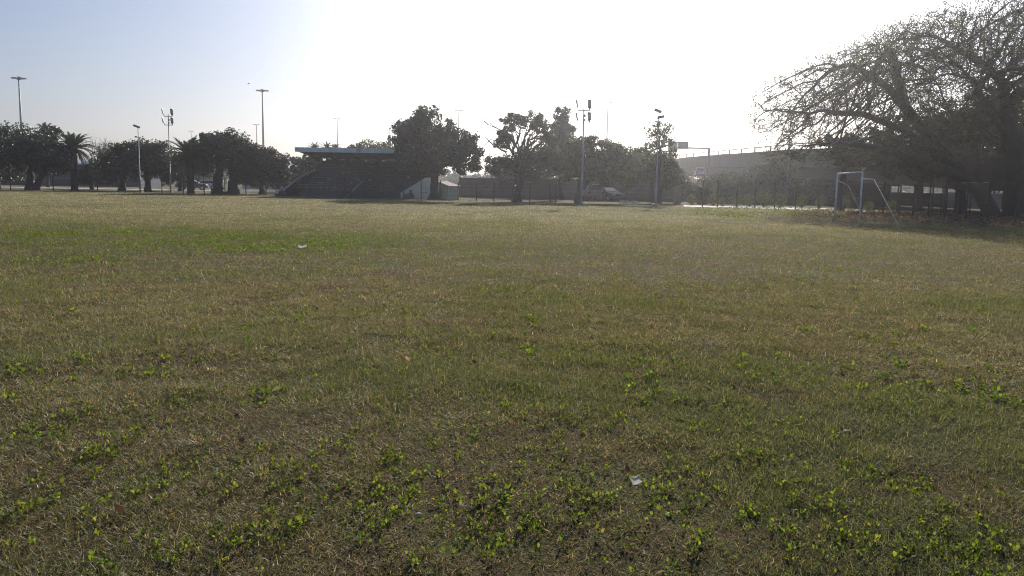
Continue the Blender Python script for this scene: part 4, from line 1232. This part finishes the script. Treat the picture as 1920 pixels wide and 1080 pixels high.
# crest board and small notice on the flank
def P_(px, py, d): return P(px, py, d)
c = P(519, 359.5, DS - .25)
sh = [(-.155, .21), (.155, .21), (.165, .02), (.11, -.13), (0, -.22), (-.11, -.13), (-.165, .02)]
cr = MB().prism([(c[0] + a, c[1], c[2] + b) for a, b in sh], (0, .04, 0)).build('crest_board', M['kerb_white'], stand, s0)
MB().prism([(c[0] + a * .3 - .02, c[1] - .012, c[2] + b * .35 + .03) for a, b in sh], (0, .012, 0)).build('crest_emblem', M['facade_grey'], cr)
for o in [cr.children[0]]:
    o.data.transform(Matrix.Translation(tuple(-float(v) for v in s0)))
c = P(533, 362.5, DS - .2); MB().box(c, (.26, .03, .2)).build('notice_board', M['facade_grey'], stand, s0)
# panel of pale blue sheet at the foot of the middle stair, bits of peeling paint on the benches
MB().prism([P(628, 365, DS - .05), P(628, 356, DS - .05), P(646, 347, DS + 1.2), P(646, 362, DS + 1.2)], (0, .05, 0)).build('sheet_panel', solid('teal_sheet', (.10, .17, .20), .6), stand, s0)
rs = np.random.default_rng(8)
pp = MB()
for _ in range(46):
    k = rs.integers(0, NT); ya = y0 + (y1 - y0) * k / NT; za = .45 + (ztop - .45) * k / (NT - 1)
    x = rs.uniform(xl + 1, xr - 1)
    pp.box((x, ya - .004, za - .11), (rs.uniform(.08, .4), .006, rs.uniform(.05, .14)))
pp.build('peeling_paint', M['concrete_pale'], stand, s0)

# low stack / heap and crouching person before the white wall
c = P(764, 369, DS - 1.2); c[2] = 0
hp = MB(); r = np.random.default_rng(3)
V = []; n1_, n2_ = 14, 7
for i in range(n2_):
    t = i / (n2_ - 1)
    for j in range(n1_):
        a = j * 2 * math.pi / n1_; q = (1 - t) ** .8 * (1 + .15 * r.normal())
        V.append((c[0] + .62 * q * math.cos(a), c[1] + .5 * q * math.sin(a), .52 * t + .04 * r.normal() * (0 < t < 1)))
Fc = [(i * n1_ + j, i * n1_ + (j + 1) % n1_, (i + 1) * n1_ + (j + 1) % n1_, (i + 1) * n1_ + j) for i in range(n2_ - 1) for j in range(n1_)]
hp.add(V, Fc); tag(hp.build('soil_heap', M['soil'], None, c, smooth=True), 'small reddish heap against the white end wall of the grandstand', 'heap')

def skin_mesh(name, verts, edges, radii, mat, parent, root_i=0, sub=1):
    me = bpy.data.meshes.new(name); me.from_pydata([tuple(v) for v in verts], edges, [])
    o = link_mesh(name, me, mat, parent)
    md = o.modifiers.new('skin', 'SKIN'); md.use_smooth_shade = True
    for i, s in enumerate(me.skin_vertices[0].data):
        s.radius = (radii[i], radii[i]); s.use_root = (i == root_i)
    ss = o.modifiers.new('sub', 'SUBSURF'); ss.levels = sub; ss.render_levels = sub
    return o
def person(loc):
    root = empty('person', loc, 'person in dark clothes and hood crouching against the white end wall', 'person', rz=math.radians(150))
    # local: facing +X, crouching on the heels; z up
    pel = (0, 0, .24); J = dict(pel=pel, waist=(.03, 0, .38), chest=(.09, 0, .54), neck=(.14, 0, .65), head=(.17, 0, .74), crown=(.17, 0, .83))
    vs = []; ed = []; rd = []; ix = {}
    def add(k, p, r_, par=None):
        ix[k] = len(vs); vs.append(p); rd.append(r_)
        if par: ed.append((ix[par], ix[k]))
    add('pel', J['pel'], .13); add('waist', J['waist'], .12, 'pel'); add('chest', J['chest'], .135, 'waist'); add('neck', J['neck'], .055, 'chest'); add('head', J['head'], .085, 'neck'); add('face', (.20, 0, .77), .078, 'head'); add('crown', J['crown'], .06, 'face')
    add('nose', (.275, 0, .755), .018, 'face')
    for s in (-1, 1):
        q = str(s)
        add('hip' + q, (.02, .09 * s, .22), .09, 'pel'); add('knee' + q, (.36, .13 * s, .40), .062, 'hip' + q); add('ank' + q, (.16, .12 * s, .07), .042, 'knee' + q); add('toe' + q, (.34, .14 * s, .035), .035, 'ank' + q)
        add('sh' + q, (.10, .17 * s, .56), .065, 'chest'); add('elb' + q, (.26, .21 * s, .40), .046, 'sh' + q); add('wri' + q, (.42, .10 * s, .43), .028, 'elb' + q); add('palm' + q, (.48, .07 * s, .43), .028, 'wri' + q)
        for f in range(4):
            y_ = (.07 + (f - 1.5) * .02) * s
            add('f%d' % f + q, (.53, y_, .425), .009, 'palm' + q); add('g%d' % f + q, (.56 + .006 * (1.5 - abs(f - 1.5)), y_, .40), .008, 'f%d' % f + q)
        add('th' + q, (.49, .03 * s, .445), .010, 'palm' + q); add('ti' + q, (.52, .015 * s, .44), .009, 'th' + q)
    skin_mesh('body', vs, ed, rd, M['skin'], root)
    def sub(name, keys, pairs, mul, mat):
        loc_ = {k: i for i, k in enumerate(keys)}
        skin_mesh(name, [vs[ix[k]] for k in keys], [(loc_[a], loc_[b]) for a, b in pairs], [rd[ix[k]] * mul + .008 for k in keys], mat, root)
    sub('jacket', ['waist', 'pel', 'chest', 'sh-1', 'elb-1', 'wri-1', 'sh1', 'elb1', 'wri1'], [('waist', 'pel'), ('waist', 'chest'), ('chest', 'sh-1'), ('sh-1', 'elb-1'), ('elb-1', 'wri-1'), ('chest', 'sh1'), ('sh1', 'elb1'), ('elb1', 'wri1')], 1.12, M['cloth_dark'])
    sub('trousers', ['pel', 'hip-1', 'knee-1', 'ank-1', 'hip1', 'knee1', 'ank1'], [('pel', 'hip-1'), ('hip-1', 'knee-1'), ('knee-1', 'ank-1'), ('pel', 'hip1'), ('hip1', 'knee1'), ('knee1', 'ank1')], 1.12, M['cloth_dark'])
    skin_mesh('hood', [(.09, 0, .60), (.11, 0, .70), (.13, 0, .79), (.155, 0, .86)], [(0, 1), (1, 2), (2, 3)], [.085, .10, .10, .06], M['cloth_dark'], root)
    for s in (-1, 1):
        MB().box((.25, .13 * s, .035), (.27, .095, .075)).build('shoe', M['rubber'], root, bevel=.02)
    return root
c = P(772, 371, DS - 1.1); c[2] = 0
person(c)

# ------------------------------------------------------------------ small hut
DH = 80.5
hA, hB, hC = GX(819, DH + 1.2), GX(840, DH - .6), GX(859, DH + .6)
hD = hA + hC - hB
hut = empty('hut', hB, 'small hut with pale green and blue walls and a pale sheet roof', 'hut')
zA, zB = z_at(820, 341, DH + 1.2), z_at(840, 349, DH - .6)
def wall(a, b, za, zb, mat, nm='wall'):
    nrm = np.array([-(b - a)[1], (b - a)[0], 0]); nrm /= np.linalg.norm(nrm)
    return MB().prism([a, b, b + up * zb, a + up * za], nrm * .12).build(nm, mat, hut, hB)
wall(hA, hB, zA, zB, M['hut_green']); wall(hB, hC, zB, zB, M['hut_blue']); wall(hC, hD, zB, zA, M['hut_green']); wall(hD, hA, zA, zA, M['hut_blue'])
e1 = (hB - hA) / np.linalg.norm(hB - hA); e2 = (hC - hB) / np.linalg.norm(hC - hB)
rp = [hA - e1 * .15 - e2 * .1 + up * (zA + .04), hB + e1 * .25 - e2 * .1 + up * (zB - .04), hC + e1 * .25 + e2 * .15 + up * (zB - .04), hD - e1 * .15 + e2 * .15 + up * (zA + .04)]
MB().prism(rp, (0, 0, .07)).build('roof', M['hut_roof'], hut, hB)
rr = MB()
for t in np.linspace(.02, .98, 12):
    a = rp[0] * (1 - t) + rp[3] * t + up * .075; b = rp[1] * (1 - t) + rp[2] * t + up * .075
    rr.tube([a - up * .006, b - up * .006], [.014, .014], 5)
rr.build('corrugation', M['hut_roof'], hut, hB)
nf = np.array([e2[1], -e2[0], 0])
MB().prism([hB + e2 * .5 + up * .45 + nf * .004, hB + e2 * .58 + up * .45 + nf * .004, hB + e2 * 1.05 + up * 1.1 + nf * .004, hB + e2 * .97 + up * 1.1 + nf * .004], nf * .006).build('mural_stripe', M['facade_white'], hut, hB)
MB().prism([hB + e2 * .75 + up * .35 + nf * .004, hB + e2 * .82 + up * .35 + nf * .004, hB + e2 * 1.2 + up * .95 + nf * .004, hB + e2 * 1.12 + up * .95 + nf * .004], nf * .006).build('mural_stripe', M['facade_white'], hut, hB)

# ------------------------------------------------------------------ brown boundary wall and pillar
a, b = GX(862, 101), GX(1264, 92)
w0 = a; bwall = empty('boundary_wall', w0, 'long brown precast wall behind the trees, right of the hut', 'wall')
dv = (b - a) / np.linalg.norm(b - a); Lw = np.linalg.norm(b - a); ang = math.atan2(dv[1], dv[0])
pan = MB(); n_ = int(Lw / 2.4)
for k in range(n_):
    for z in range(5):
        pan.box(a + dv * ((k + .5) * Lw / n_) + up * (.22 + z * .45), (Lw / n_ - .14, .08, .44), rz=ang)
pan.build('wall_panel', M['brown_wall'], bwall, w0)
for k in range(n_ + 1):
    MB().box(a + dv * (k * Lw / n_) + up * 1.17, (.16, .2, 2.36), rz=ang).build('wall_post', M['brown_wall'], bwall, w0)
c = GX(1270, 86); o = empty('gate_pillar', c, 'pale plastered pillar at the end of the brown wall', 'pillar')
MB().box(c + up * 1.15, (.62, .62, 2.3)).build('shaft', M['pillar'], o, c); MB().box(c + up * 2.36, (.74, .74, .12)).build('cap', M['concrete_pale'], o, c)

# white kerbstones
kp = None
for k, px in enumerate((1163, 1167.5, 1172.5, 1177.5, 1183, 1188, 1193.5)):
    c = GX(px, 82)
    if kp is None:
        o = MB().box((0, 0, .09), (.17, .17, .2)).build('white_kerbstone', M['kerb_white'], bevel=.02); kp = o
    else:
        o = kp.copy(); COL.objects.link(o)
    o.location = [float(v) for v in c]
    tag(o, 'small white painted kerbstone in the row before the brown wall', 'kerbstone', 'white kerbstones in a row')

# ------------------------------------------------------------------ paths and roads
def strip(name, pts_a, pts_b, z, mat):
    n = len(pts_a); V = [p + up * z for p in pts_a] + [p + up * z for p in pts_b]
    mb = MB(); mb.add(V, [(i, i + 1, n + i + 1, n + i) for i in range(n - 1)])
    return tag(mb.build(name, mat), kind='structure')
strip('path', [GX(px, 112) for px in (-120, 100, 300, 420)], [GX(px, 118) for px in (-120, 100, 300, 420)], .015, M['paving'])
strip('pavement', [GX(1282, 70.5), GX(1330, 69), GX(1534, 66), GX(1640, 62), GX(1800, 61)], [GX(1282, 75.5), GX(1330, 75), GX(1534, 73), GX(1640, 69), GX(1800, 68)], .015, M['paving'])
strip('road', [GX(px, 122) for px in (-150, 200, 500)], [GX(px, 131) for px in (-150, 200, 500)], .012, M['asphalt'])
# grassy embankment below the bridge
ev = []; ef = []
cols = np.linspace(1285, 1700, 24); prof = [(84, -.05), (88, .9), (92, 1.9), (98, 2.3), (112, 2.6), (160, 3.4)]
for d, z in prof:
    for px in cols:
        e = float(sstep(1285, 1375, np.array(px)))
        x = (px - 960) / F * 80 + (d - 80) * .18
        ev.append((x, d, -.05 + (z + .05) * e + (.12 * math.sin(px * .11 + d) if 0 < z else 0) * e))
w_ = len(cols)
for i in range(len(prof) - 1):
    for j in range(w_ - 1): ef.append((i * w_ + j, i * w_ + j + 1, (i + 1) * w_ + j + 1, (i + 1) * w_ + j))
mb = MB(); mb.add(ev, ef)
emb = mb.build('embankment', solid('embankment_grass', (.045, .052, .022), 1.0, var=.5, scale=1.2, dirt=(.06, .05, .03), dirt_scale=.5, bump=.15, bump_scale=4, spec=.0), smooth=True)
tag(emb, kind='structure')
def shrub(px, py, rx, ry, d, label, seed):
    r = np.random.default_rng(seed); c = P(px, py, d); b0 = np.array([c[0], c[1], 0.]); n = 5200
    root = empty('shrub', b0, label, 'shrub', 'dark shrubs below the bridge')
    K = 22; cc = c + r.normal(0, 1, (K, 3)) * np.array([rx, rx * .7, ry]) * d / F * .42; pos = []; us = []
    for k in range(K):
        u = r.normal(0, 1, (n // K, 3)); u /= np.linalg.norm(u, axis=1)[:, None]
        pos.append(cc[k] + u * ry * d / F * .5 * (.5 + .6 * r.random(n // K))[:, None]); us.append(u)
    pos = np.vstack(pos); us = np.vstack(us); pos[:, 2] = np.maximum(pos[:, 2], .05)
    V, C = leaf_quads(pos, .22, r, us, .6, (.038, .042, .024), .5)
    link_mesh('foliage', fast_mesh('foliage', V - b0, 4, C), M['leaf'], root)
    st = MB()
    for k in range(6): st.tube(wiggle(b0 + r.normal(0, .2, 3) * [1, 1, 0], cc[k], 5, .2, r), np.linspace(.07, .02, 5), 5, False)
    st.build('stem', M['bark'], root, b0)
shrub(1412, 345, 44, 28, 89, 'dark bushy shrub under the middle of the bridge', 1)
shrub(1462, 338, 36, 34, 90, 'tall dark shrub beneath the bridge, left of the white roofed building', 2)
shrub(1520, 362, 50, 22, 88, 'long low dark shrub before the white roofed building', 3)
shrub(1360, 362, 34, 14, 86, 'low sparse shrub on the grass slope beneath the bridge', 4)
shrub(1312, 366, 26, 12, 82, 'low shrub at the near corner of the embankment beside the pillar', 6)
shrub(1298, 358, 30, 26, 97, 'added dark shrub in place of bridge shade, right behind the plastered pillar', 7)  # added to darken a gap that lies in the bridge's shade
shrub(1345, 350, 40, 24, 101, 'added shrub in place of shade on the embankment under the far end of the bridge', 8)  # also added, covers sunlit slope where bridge shade belongs
shrub(1590, 360, 40, 24, 84, 'dark shrub behind the far goal post', 5)

# ------------------------------------------------------------------ bridge
br0 = np.array([33., 100., 0])
bridge = empty('road_bridge', br0, 'brown concrete road bridge with a railing passing behind the big tree', 'bridge')
def bpt(d, off=0):     # left edge of the deck, and its top height
    x = np.interp(d, [60, 98, 170, 330], [31.0, 32.2, 35.2, 40.5]); z = np.interp(d, [60, 98, 170, 330], [4.9, 6.1, 7.6, 9.2])
    return np.array([x + off, d, z])
ds = [58, 70, 84, 98, 115, 135, 155, 175, 200, 230, 260, 300, 330]
V = []; Fc = []
cs = [(0, 0), (0, -2.0), (.5, -2.2), (.55, -3.2), (9.5, -3.2), (9.6, -2.2), (10.2, -2.0), (10.2, 0), (9.9, 0), (9.9, -1.0), (.3, -1.0), (.3, 0)]
for d in ds:
    p = bpt(d)
    for x, z in cs: V.append((p[0] + x, d, p[2] + z))
n_ = len(cs)
for i in range(len(ds) - 1):
    for j in range(n_): Fc.append((i * n_ + j, i * n_ + (j + 1) % n_, (i + 1) * n_ + (j + 1) % n_, (i + 1) * n_ + j))
Fc += [tuple(range(n_)), tuple(range((len(ds) - 1) * n_, len(ds) * n_))[::-1]]
mb = MB(); mb.add(V, Fc); mb.build('deck', M['concrete'], bridge, br0)
rl = MB(); rl.tube([bpt(d) + [.15, 0, .62] for d in ds], [.07] * len(ds), 6); rl.build('railing', M['concrete'], bridge, br0)
for d in np.arange(60, 325, 8.5):
    MB().box(bpt(d) + [.15, 0, .3], (.16, .2, .62)).build('railing_post', M['concrete'], bridge, br0)
for d in (92, 122, 152, 190, 235, 290):
    for off in (2.2, 7.8):
        p = bpt(d, off); MB().tube([(p[0], d, -.2), (p[0], d, p[2] - 3.0)], [.55, .55], 12).build('pier', M['concrete'], bridge, br0)
    p = bpt(d, 5); MB().box((p[0], d + .02, p[2] - 3.5), (8.6, 1.0, .66)).build('pier_cap', M['concrete'], bridge, br0)

# sign gantry on the bridge (seen from behind)
g = P(1329, 288, 150); gan = empty('sign_gantry', (g[0], 150, 0), 'grey overhead road sign gantry seen from behind above the bridge', 'sign gantry')
go = np.array([g[0], 150., 0]); zt_ = z_at(1329, 277, 150)
MB().box((g[0], 150, zt_ / 2), (.34, .34, zt_)).build('column', M['sign_back'], gan, go)
xl_ = P(1256, 280, 150)[0]
MB().box(((xl_ + g[0]) / 2, 150, zt_ - .1), (g[0] - xl_ + .3, .26, .26)).build('beam', M['sign_back'], gan, go)
for pa, pb, dy in (((1253, 265), (1270, 286), -.3), ((1271.5, 265), (1290.5, 279.5), -.35)):
    A_, B_ = P(*pa, 150 + dy), P(*pb, 150 + dy)
    MB().box(((A_[0] + B_[0]) / 2, 150 + dy, (A_[2] + B_[2]) / 2), (B_[0] - A_[0], .1, A_[2] - B_[2])).build('sign_panel', M['sign_back'], gan, go)
    for fx in (.25, .75):
        MB().box((A_[0] + (B_[0] - A_[0]) * fx, 150 + dy + .09, (A_[2] + B_[2]) / 2), (.08, .08, A_[2] - B_[2])).build('stiffener', M['galv'], gan, go)
MB().box((xl_, 150.1, zt_ / 2), (.34, .34, zt_)).build('column', M['sign_back'], gan, go)

# ------------------------------------------------------------------ buildings
def building(name, label, px0, px1, d, h, depth, mat, plinth=None, roof=None, win=None, rz=0):
    a, b = GX(px0, d), GX(px1, d); c = (a + b) / 2; w = abs(b[0] - a[0])
    root = empty(name, c, label, 'building', rz=0)
    MB().box((0, depth / 2, h / 2), (w, depth, h)).build('wall', mat, root)
    if plinth: MB().box((0, -.06, plinth / 2), (w + .02, .1, plinth)).build('plinth', M['facade_brown'], root)
    rm = roof or M['roof_white']
    MB().prism([(-w / 2 - .4, -.5, h + .003), (-w / 2 - .4, depth / 2, h + 1.0), (-w / 2 - .4, depth + .5, h + .003)], (w + .8, 0, 0)).build('roof', rm, root)
    if win:
        n_ = max(1, int(w / win))
        for k in range(n_):
            x = -w / 2 + (k + .5) * w / n_
            f = MB().box((x, -.03, h * .62), (1.3, .08, 1.1)).build('window', M['facade_white'], root)
            MB().box((x, -.075, h * .62), (1.1, .02, .9)).build('pane', M['window'], f)
    return root
building('long_building', 'long low grey blue building behind the trees at far left', -140, 262, 145, 3.6, 9, M['facade_grey'], plinth=1.1, win=4.0)
building('low_building', 'low white building glimpsed between the trunks behind the parked cars', 455, 545, 150, 3.4, 8, M['facade_white'], win=5)
building('shed_building', 'white roofed brick building under the bridge', 1486, 1560, 104, 2.9, 7, M['brick'], win=3)
building('far_house', 'pale house showing between the two field trees above the brown wall', 925, 968, 135, 3.6, 7, M['facade_white'], win=4)
building('warehouse', 'pale far warehouse with a long flat roof beyond the bridge railing', 1362, 1442, 420, 17.6, 20, M['facade_white'], roof=M['concrete_pale'])
c = GX(730, 210); o = empty('cell_tower', c, 'grey slender tower block sticking up left of the ragged tree', 'tower')
h1, h2 = z_at(730, 255, 210), z_at(730, 240, 210)
MB().tube([(0, 0, 0), (0, 0, h1)], [.35, .35], 8).build('shaft', M['soot'], o)
MB().box((0, 0, h1 - 1.5), (.7, .6, 3.4)).build('antenna_panel', M['soot'], o); MB().bar((0, 0, h1), (0, 0, h2), .06).build('rod', M['soot'], o)
c = GX(1420, 400); o = empty('antenna_mast', c, 'small antenna mast over the warehouse beyond the bridge', 'antenna'); h1 = z_at(1420, 266, 400)
MB().tube([(0, 0, 0), (0, 0, h1)], [.2, .12], 6).build('pole', M['soot'], o); MB().lathe([(.2, -.3), (1.1, 0), (1.0, .3), (.3, .5)], (0, 0, h1), 10).build('dish', M['soot'], o)
# retaining wall and parking terrace behind the big trunk
a, b = GX(1770, 85), GX(2150, 85); c = (a + b) / 2
o = empty('retaining_wall', c, 'low grey brown retaining wall seen between the forked trunks', 'wall')
MB().box((0, 0, .72), (b[0] - a[0], .3, 1.44)).build('wall_face', M['pillar'], o); MB().box((0, 0, 1.5), (b[0] - a[0] + .05, .42, .1)).build('coping', M['concrete_pale'], o)
mb = MB().box((c[0], 85.17 + 9, .71), (b[0] - a[0], 18, 1.42)); tag(mb.build('parking_terrace', M['asphalt']), kind='structure')

# ------------------------------------------------------------------ cars
def make_car(kind, paint):
    """local: length along X (front +X), base z=0"""
    o = empty('parked_car', (0, 0, 0))
    if kind == 'suv':
        L_, W_, prof = 4.4, 1.82, [(-2.15, .42), (-2.2, .95), (-2.05, 1.1), (-1.98, 1.68), (-1.8, 1.78), (.3, 1.76), (1.02, 1.12), (2.0, 1.0), (2.18, .8), (2.2, .42)]
        glass = [(-1.9, 1.12), (-1.82, 1.66), (.25, 1.66), (.86, 1.14)]
    else:
        L_, W_, prof = 4.1, 1.7, [(-2.0, .35), (-2.05, .8), (-1.92, .96), (-1.4, 1.36), (-1.1, 1.43), (.1, 1.43), (.95, .98), (1.85, .82), (2.03, .62), (2.05, .35)]
        glass = [(-1.66, .98), (-1.22, 1.33), (.08, 1.34), (.78, .99)]
    # body: cross-sections narrowed above the waist
    V = []; n = len(prof); bm_ = MB()
    for sy in (-1, 1):
        for x, z in prof:
            nar = 1.0 if z < 1.12 else .80
            V.append((x, sy * W_ / 2 * nar, z))
    for sy in (-1, 1):
        for x, z in prof: V.append((x, sy * W_ / 2 * (.86 if z < 1.12 else .72), z + (.012 if z > .6 else 0)))
    Fc = []
    for i in range(n):
        j = (i + 1) % n; Fc.append((i, j, n + j, n + i))
    Fc += [tuple(range(n)), tuple(range(n, 2 * n))[::-1]]
    bm_.add(V[:2 * n], Fc); bm_.build('body', paint, o, smooth=False, bevel=.05)
    for sy in (-1, 1):
        y1_, y2_ = W_ / 2 * 1.003, W_ / 2 * .815
        MB().prism([(x, sy * (y1_ if z < 1.12 else y2_), z) for x, z in glass], (0, sy * .012, 0)).build('side_window', M['glass'], o)
        for x in (-1.3, 1.3):
            w = MB().tube([(x, sy * (W_ / 2 - .2), .33), (x, sy * (W_ / 2 + .012), .33)], [.33, .33], 16).build('wheel', M['rubber'], o)
            MB().tube([(x, sy * (W_ / 2 + .0), .33), (x, sy * (W_ / 2 + .025), .33)], [.2, .2], 12).build('rim', M['chrome'], w)
        MB().box((prof[1][0] - .01, sy * (W_ / 2 - .2), .86 if kind == 'suv' else .76), (.06, .26, .2)).build('tail_light', M['tail'], o)
        MB().box((prof[-2][0] - .04, sy * (W_ / 2 - .24), .78 if kind == 'suv' else .66), (.08, .34, .14)).build('headlight', M['head'], o)
        MB().box((.8, sy * (W_ / 2 + .09), 1.06), (.12, .2, .14)).build('mirror', paint, o)
    # rear and front glass
    def slab(p, q, k1, k2, nm):
        a, b = np.array([p[0], 0, p[1]]), np.array([q[0], 0, q[1]]); t = b - a; nrm = np.array([-t[2], 0, t[0]]); nrm /= np.linalg.norm(nrm)
        A_, B_ = a + t * .12, a + t * .88
        MB().prism([A_ + [0, -W_ / 2 * k1, 0], A_ + [0, W_ / 2 * k1, 0], B_ + [0, W_ / 2 * k2, 0], B_ + [0, -W_ / 2 * k2, 0]], nrm * .014).build(nm, M['glass'], o)
    if kind == 'suv':
        slab(prof[2], prof[3], .84, .72, 'rear_window'); slab(prof[5], prof[6], .72, .84, 'windscreen')
    else:
        slab(prof[2], prof[3], .82, .72, 'rear_window'); slab(prof[5], prof[6], .72, .84, 'windscreen')
    MB().box((prof[1][0] - .03, 0, .5), (.14, W_ * .9, .2)).build('bumper', M['lamp_body'], o); MB().box((prof[-2][0] + .02, 0, .46), (.14, W_ * .9, .2)).build('bumper', M['lamp_body'], o)
    return o
def repaint(o, mat):
    for ch in o.children:
        if ch.name.split('.')[0] in ('body', 'mirror'):
            ch.data = ch.data.copy(); ch.data.materials.clear(); ch.data.materials.append(mat)
suv = make_car('suv', M['car_silver']); hatch = make_car('hatch', M['car_dark'])
cars = [(suv, None, 1110, 90, 95, 'silver off-road car seen from behind under the leafy tree', 0), (hatch, None, 1138, 90.5, -60, 'dark car with a shining bonnet parked next to the silver one', 0),
        (hatch, 'car_white', 381, 121, 200, 'white car parked behind the palm by the road', 0), (hatch, 'car_grey', 361, 117, 15, 'dark car partly hidden behind the palm trunk', 0),
        (suv, 'car_white', 1834, 90, 178, 'pale car on the terrace seen through the forked trunks', 1.42), (hatch, 'car_silver', 1868, 90, 160, 'silver hatchback on the terrace beside the thick trunk', 1.42),
        (suv, 'car_white', 1311, 150, 80, 'white car facing the field on the raised road under the bridge', 3.25)]
used = set()
for src, paint, px, d, rot, lab, z in cars:
    if id(src) not in used:
        o = src; used.add(id(src))
    else:
        o = copy_tree(src)
        if paint: repaint(o, M[paint])
    c = GX(px, d); o.location = (float(c[0]), float(c[1]), z); o.rotation_euler = (0, 0, math.radians(rot)); tag(o, lab, 'car', 'parked cars around the field')

# ------------------------------------------------------------------ bits of litter on the grass, and a bird
def scrap(name, label, cat, px, py, poly, mat, rz, thick=.004, tilt=.25, lift=.03):
    c = G(px, py); c[2] = float(height(np.array([c[0]]), np.array([c[1]]))[0]) + lift
    mb = MB(); ct, st_ = math.cos(tilt), math.sin(tilt)
    pts_ = []
    for x, y in poly:
        xr_, yr_ = x * math.cos(rz) - y * math.sin(rz), x * math.sin(rz) + y * math.cos(rz)
        pts_.append((c[0] + xr_, c[1] + yr_ * ct, c[2] + yr_ * st_ + .3 * x * x * 8))
    cen = np.mean(np.array(pts_), 0) + np.array([0, 0, .012]); n_p = len(pts_)
    mb.add(pts_ + [tuple(cen)], [(k, (k + 1) % n_p, n_p) for k in range(n_p)]); tag(mb.build(name, mat, None, c), label, cat)
sq = lambda w, h: [(-w / 2, -h / 2), (-w * .1, -h * .55), (w / 2, -h * .42), (w * .48, h * .5), (0, h * .45), (-w / 2, h * .5)]
scrap('paper_scrap', 'torn white paper scrap among weeds near the bottom of the frame', 'litter', 1192, 917, sq(.055, .05), M['paper'], .3, tilt=.6, lift=.045)
scrap('paper_scrap', 'small white flat piece of litter in the green band', 'litter', 567, 468, sq(.20, .09), M['paper'], 0, .05, .7, .07)
scrap('dry_leaf', 'pale tan dry leaf standing up in the middle grass', 'leaf', 765, 681, [(-.018, -.03), (.018, -.025), (.01, .03), (-.02, .03)], M['dead_leaf'], .8, tilt=.9, lift=.05)
def pebble(px, py, s, lab, mat):
    c = G(px, py); c[2] = float(height(np.array([c[0]]), np.array([c[1]]))[0]) + s * .3; r = np.random.default_rng(int(px))
    bm = bmesh.new(); bmesh.ops.create_icosphere(bm, subdivisions=2, radius=s)
    for v in bm.verts: v.co = Vector((v.co.x * 1.2, v.co.y, v.co.z * .7)) * (1 + .12 * r.normal())
    me = bpy.data.meshes.new('stone'); bm.to_mesh(me); bm.free()
    tag(link_mesh('stone', me, mat, None, c), lab, 'stone')
pebble(785, 974, .017, 'small pale stone in the grass at bottom centre', M['stone'])
pebble(1253, 966, .017, 'small pale stone below the torn paper scrap', M['stone'])
pebble(192, 600, .022, 'pale stone in dry grass below the green band', M['stone'])
c = P(466, 157, 160); bird = empty('bird', c, 'tiny dark bird flying in the clear sky', 'bird')
bb = MB(); bb.tube([(-.2, 0, 0), (-.1, 0, .01), (.05, 0, .02), (.16, 0, .03), (.22, 0, .03)], [.01, .05, .06, .04, .01], 8)
bb.add([(.08, .04, .03), (-.06, .04, .03), (-.10, .28, .12), (.0, .50, .10), (.07, .28, .13)], [(0, 1, 2, 4), (2, 3, 4)])
bb.add([(.08, -.04, .03), (-.06, -.04, .03), (-.10, -.28, .12), (.0, -.50, .10), (.07, -.28, .13)], [(0, 4, 2, 1), (2, 4, 3)])
bb.build('body', M['cloth_dark'], bird, smooth=False)
bird.rotation_euler = (0, 0, .6)
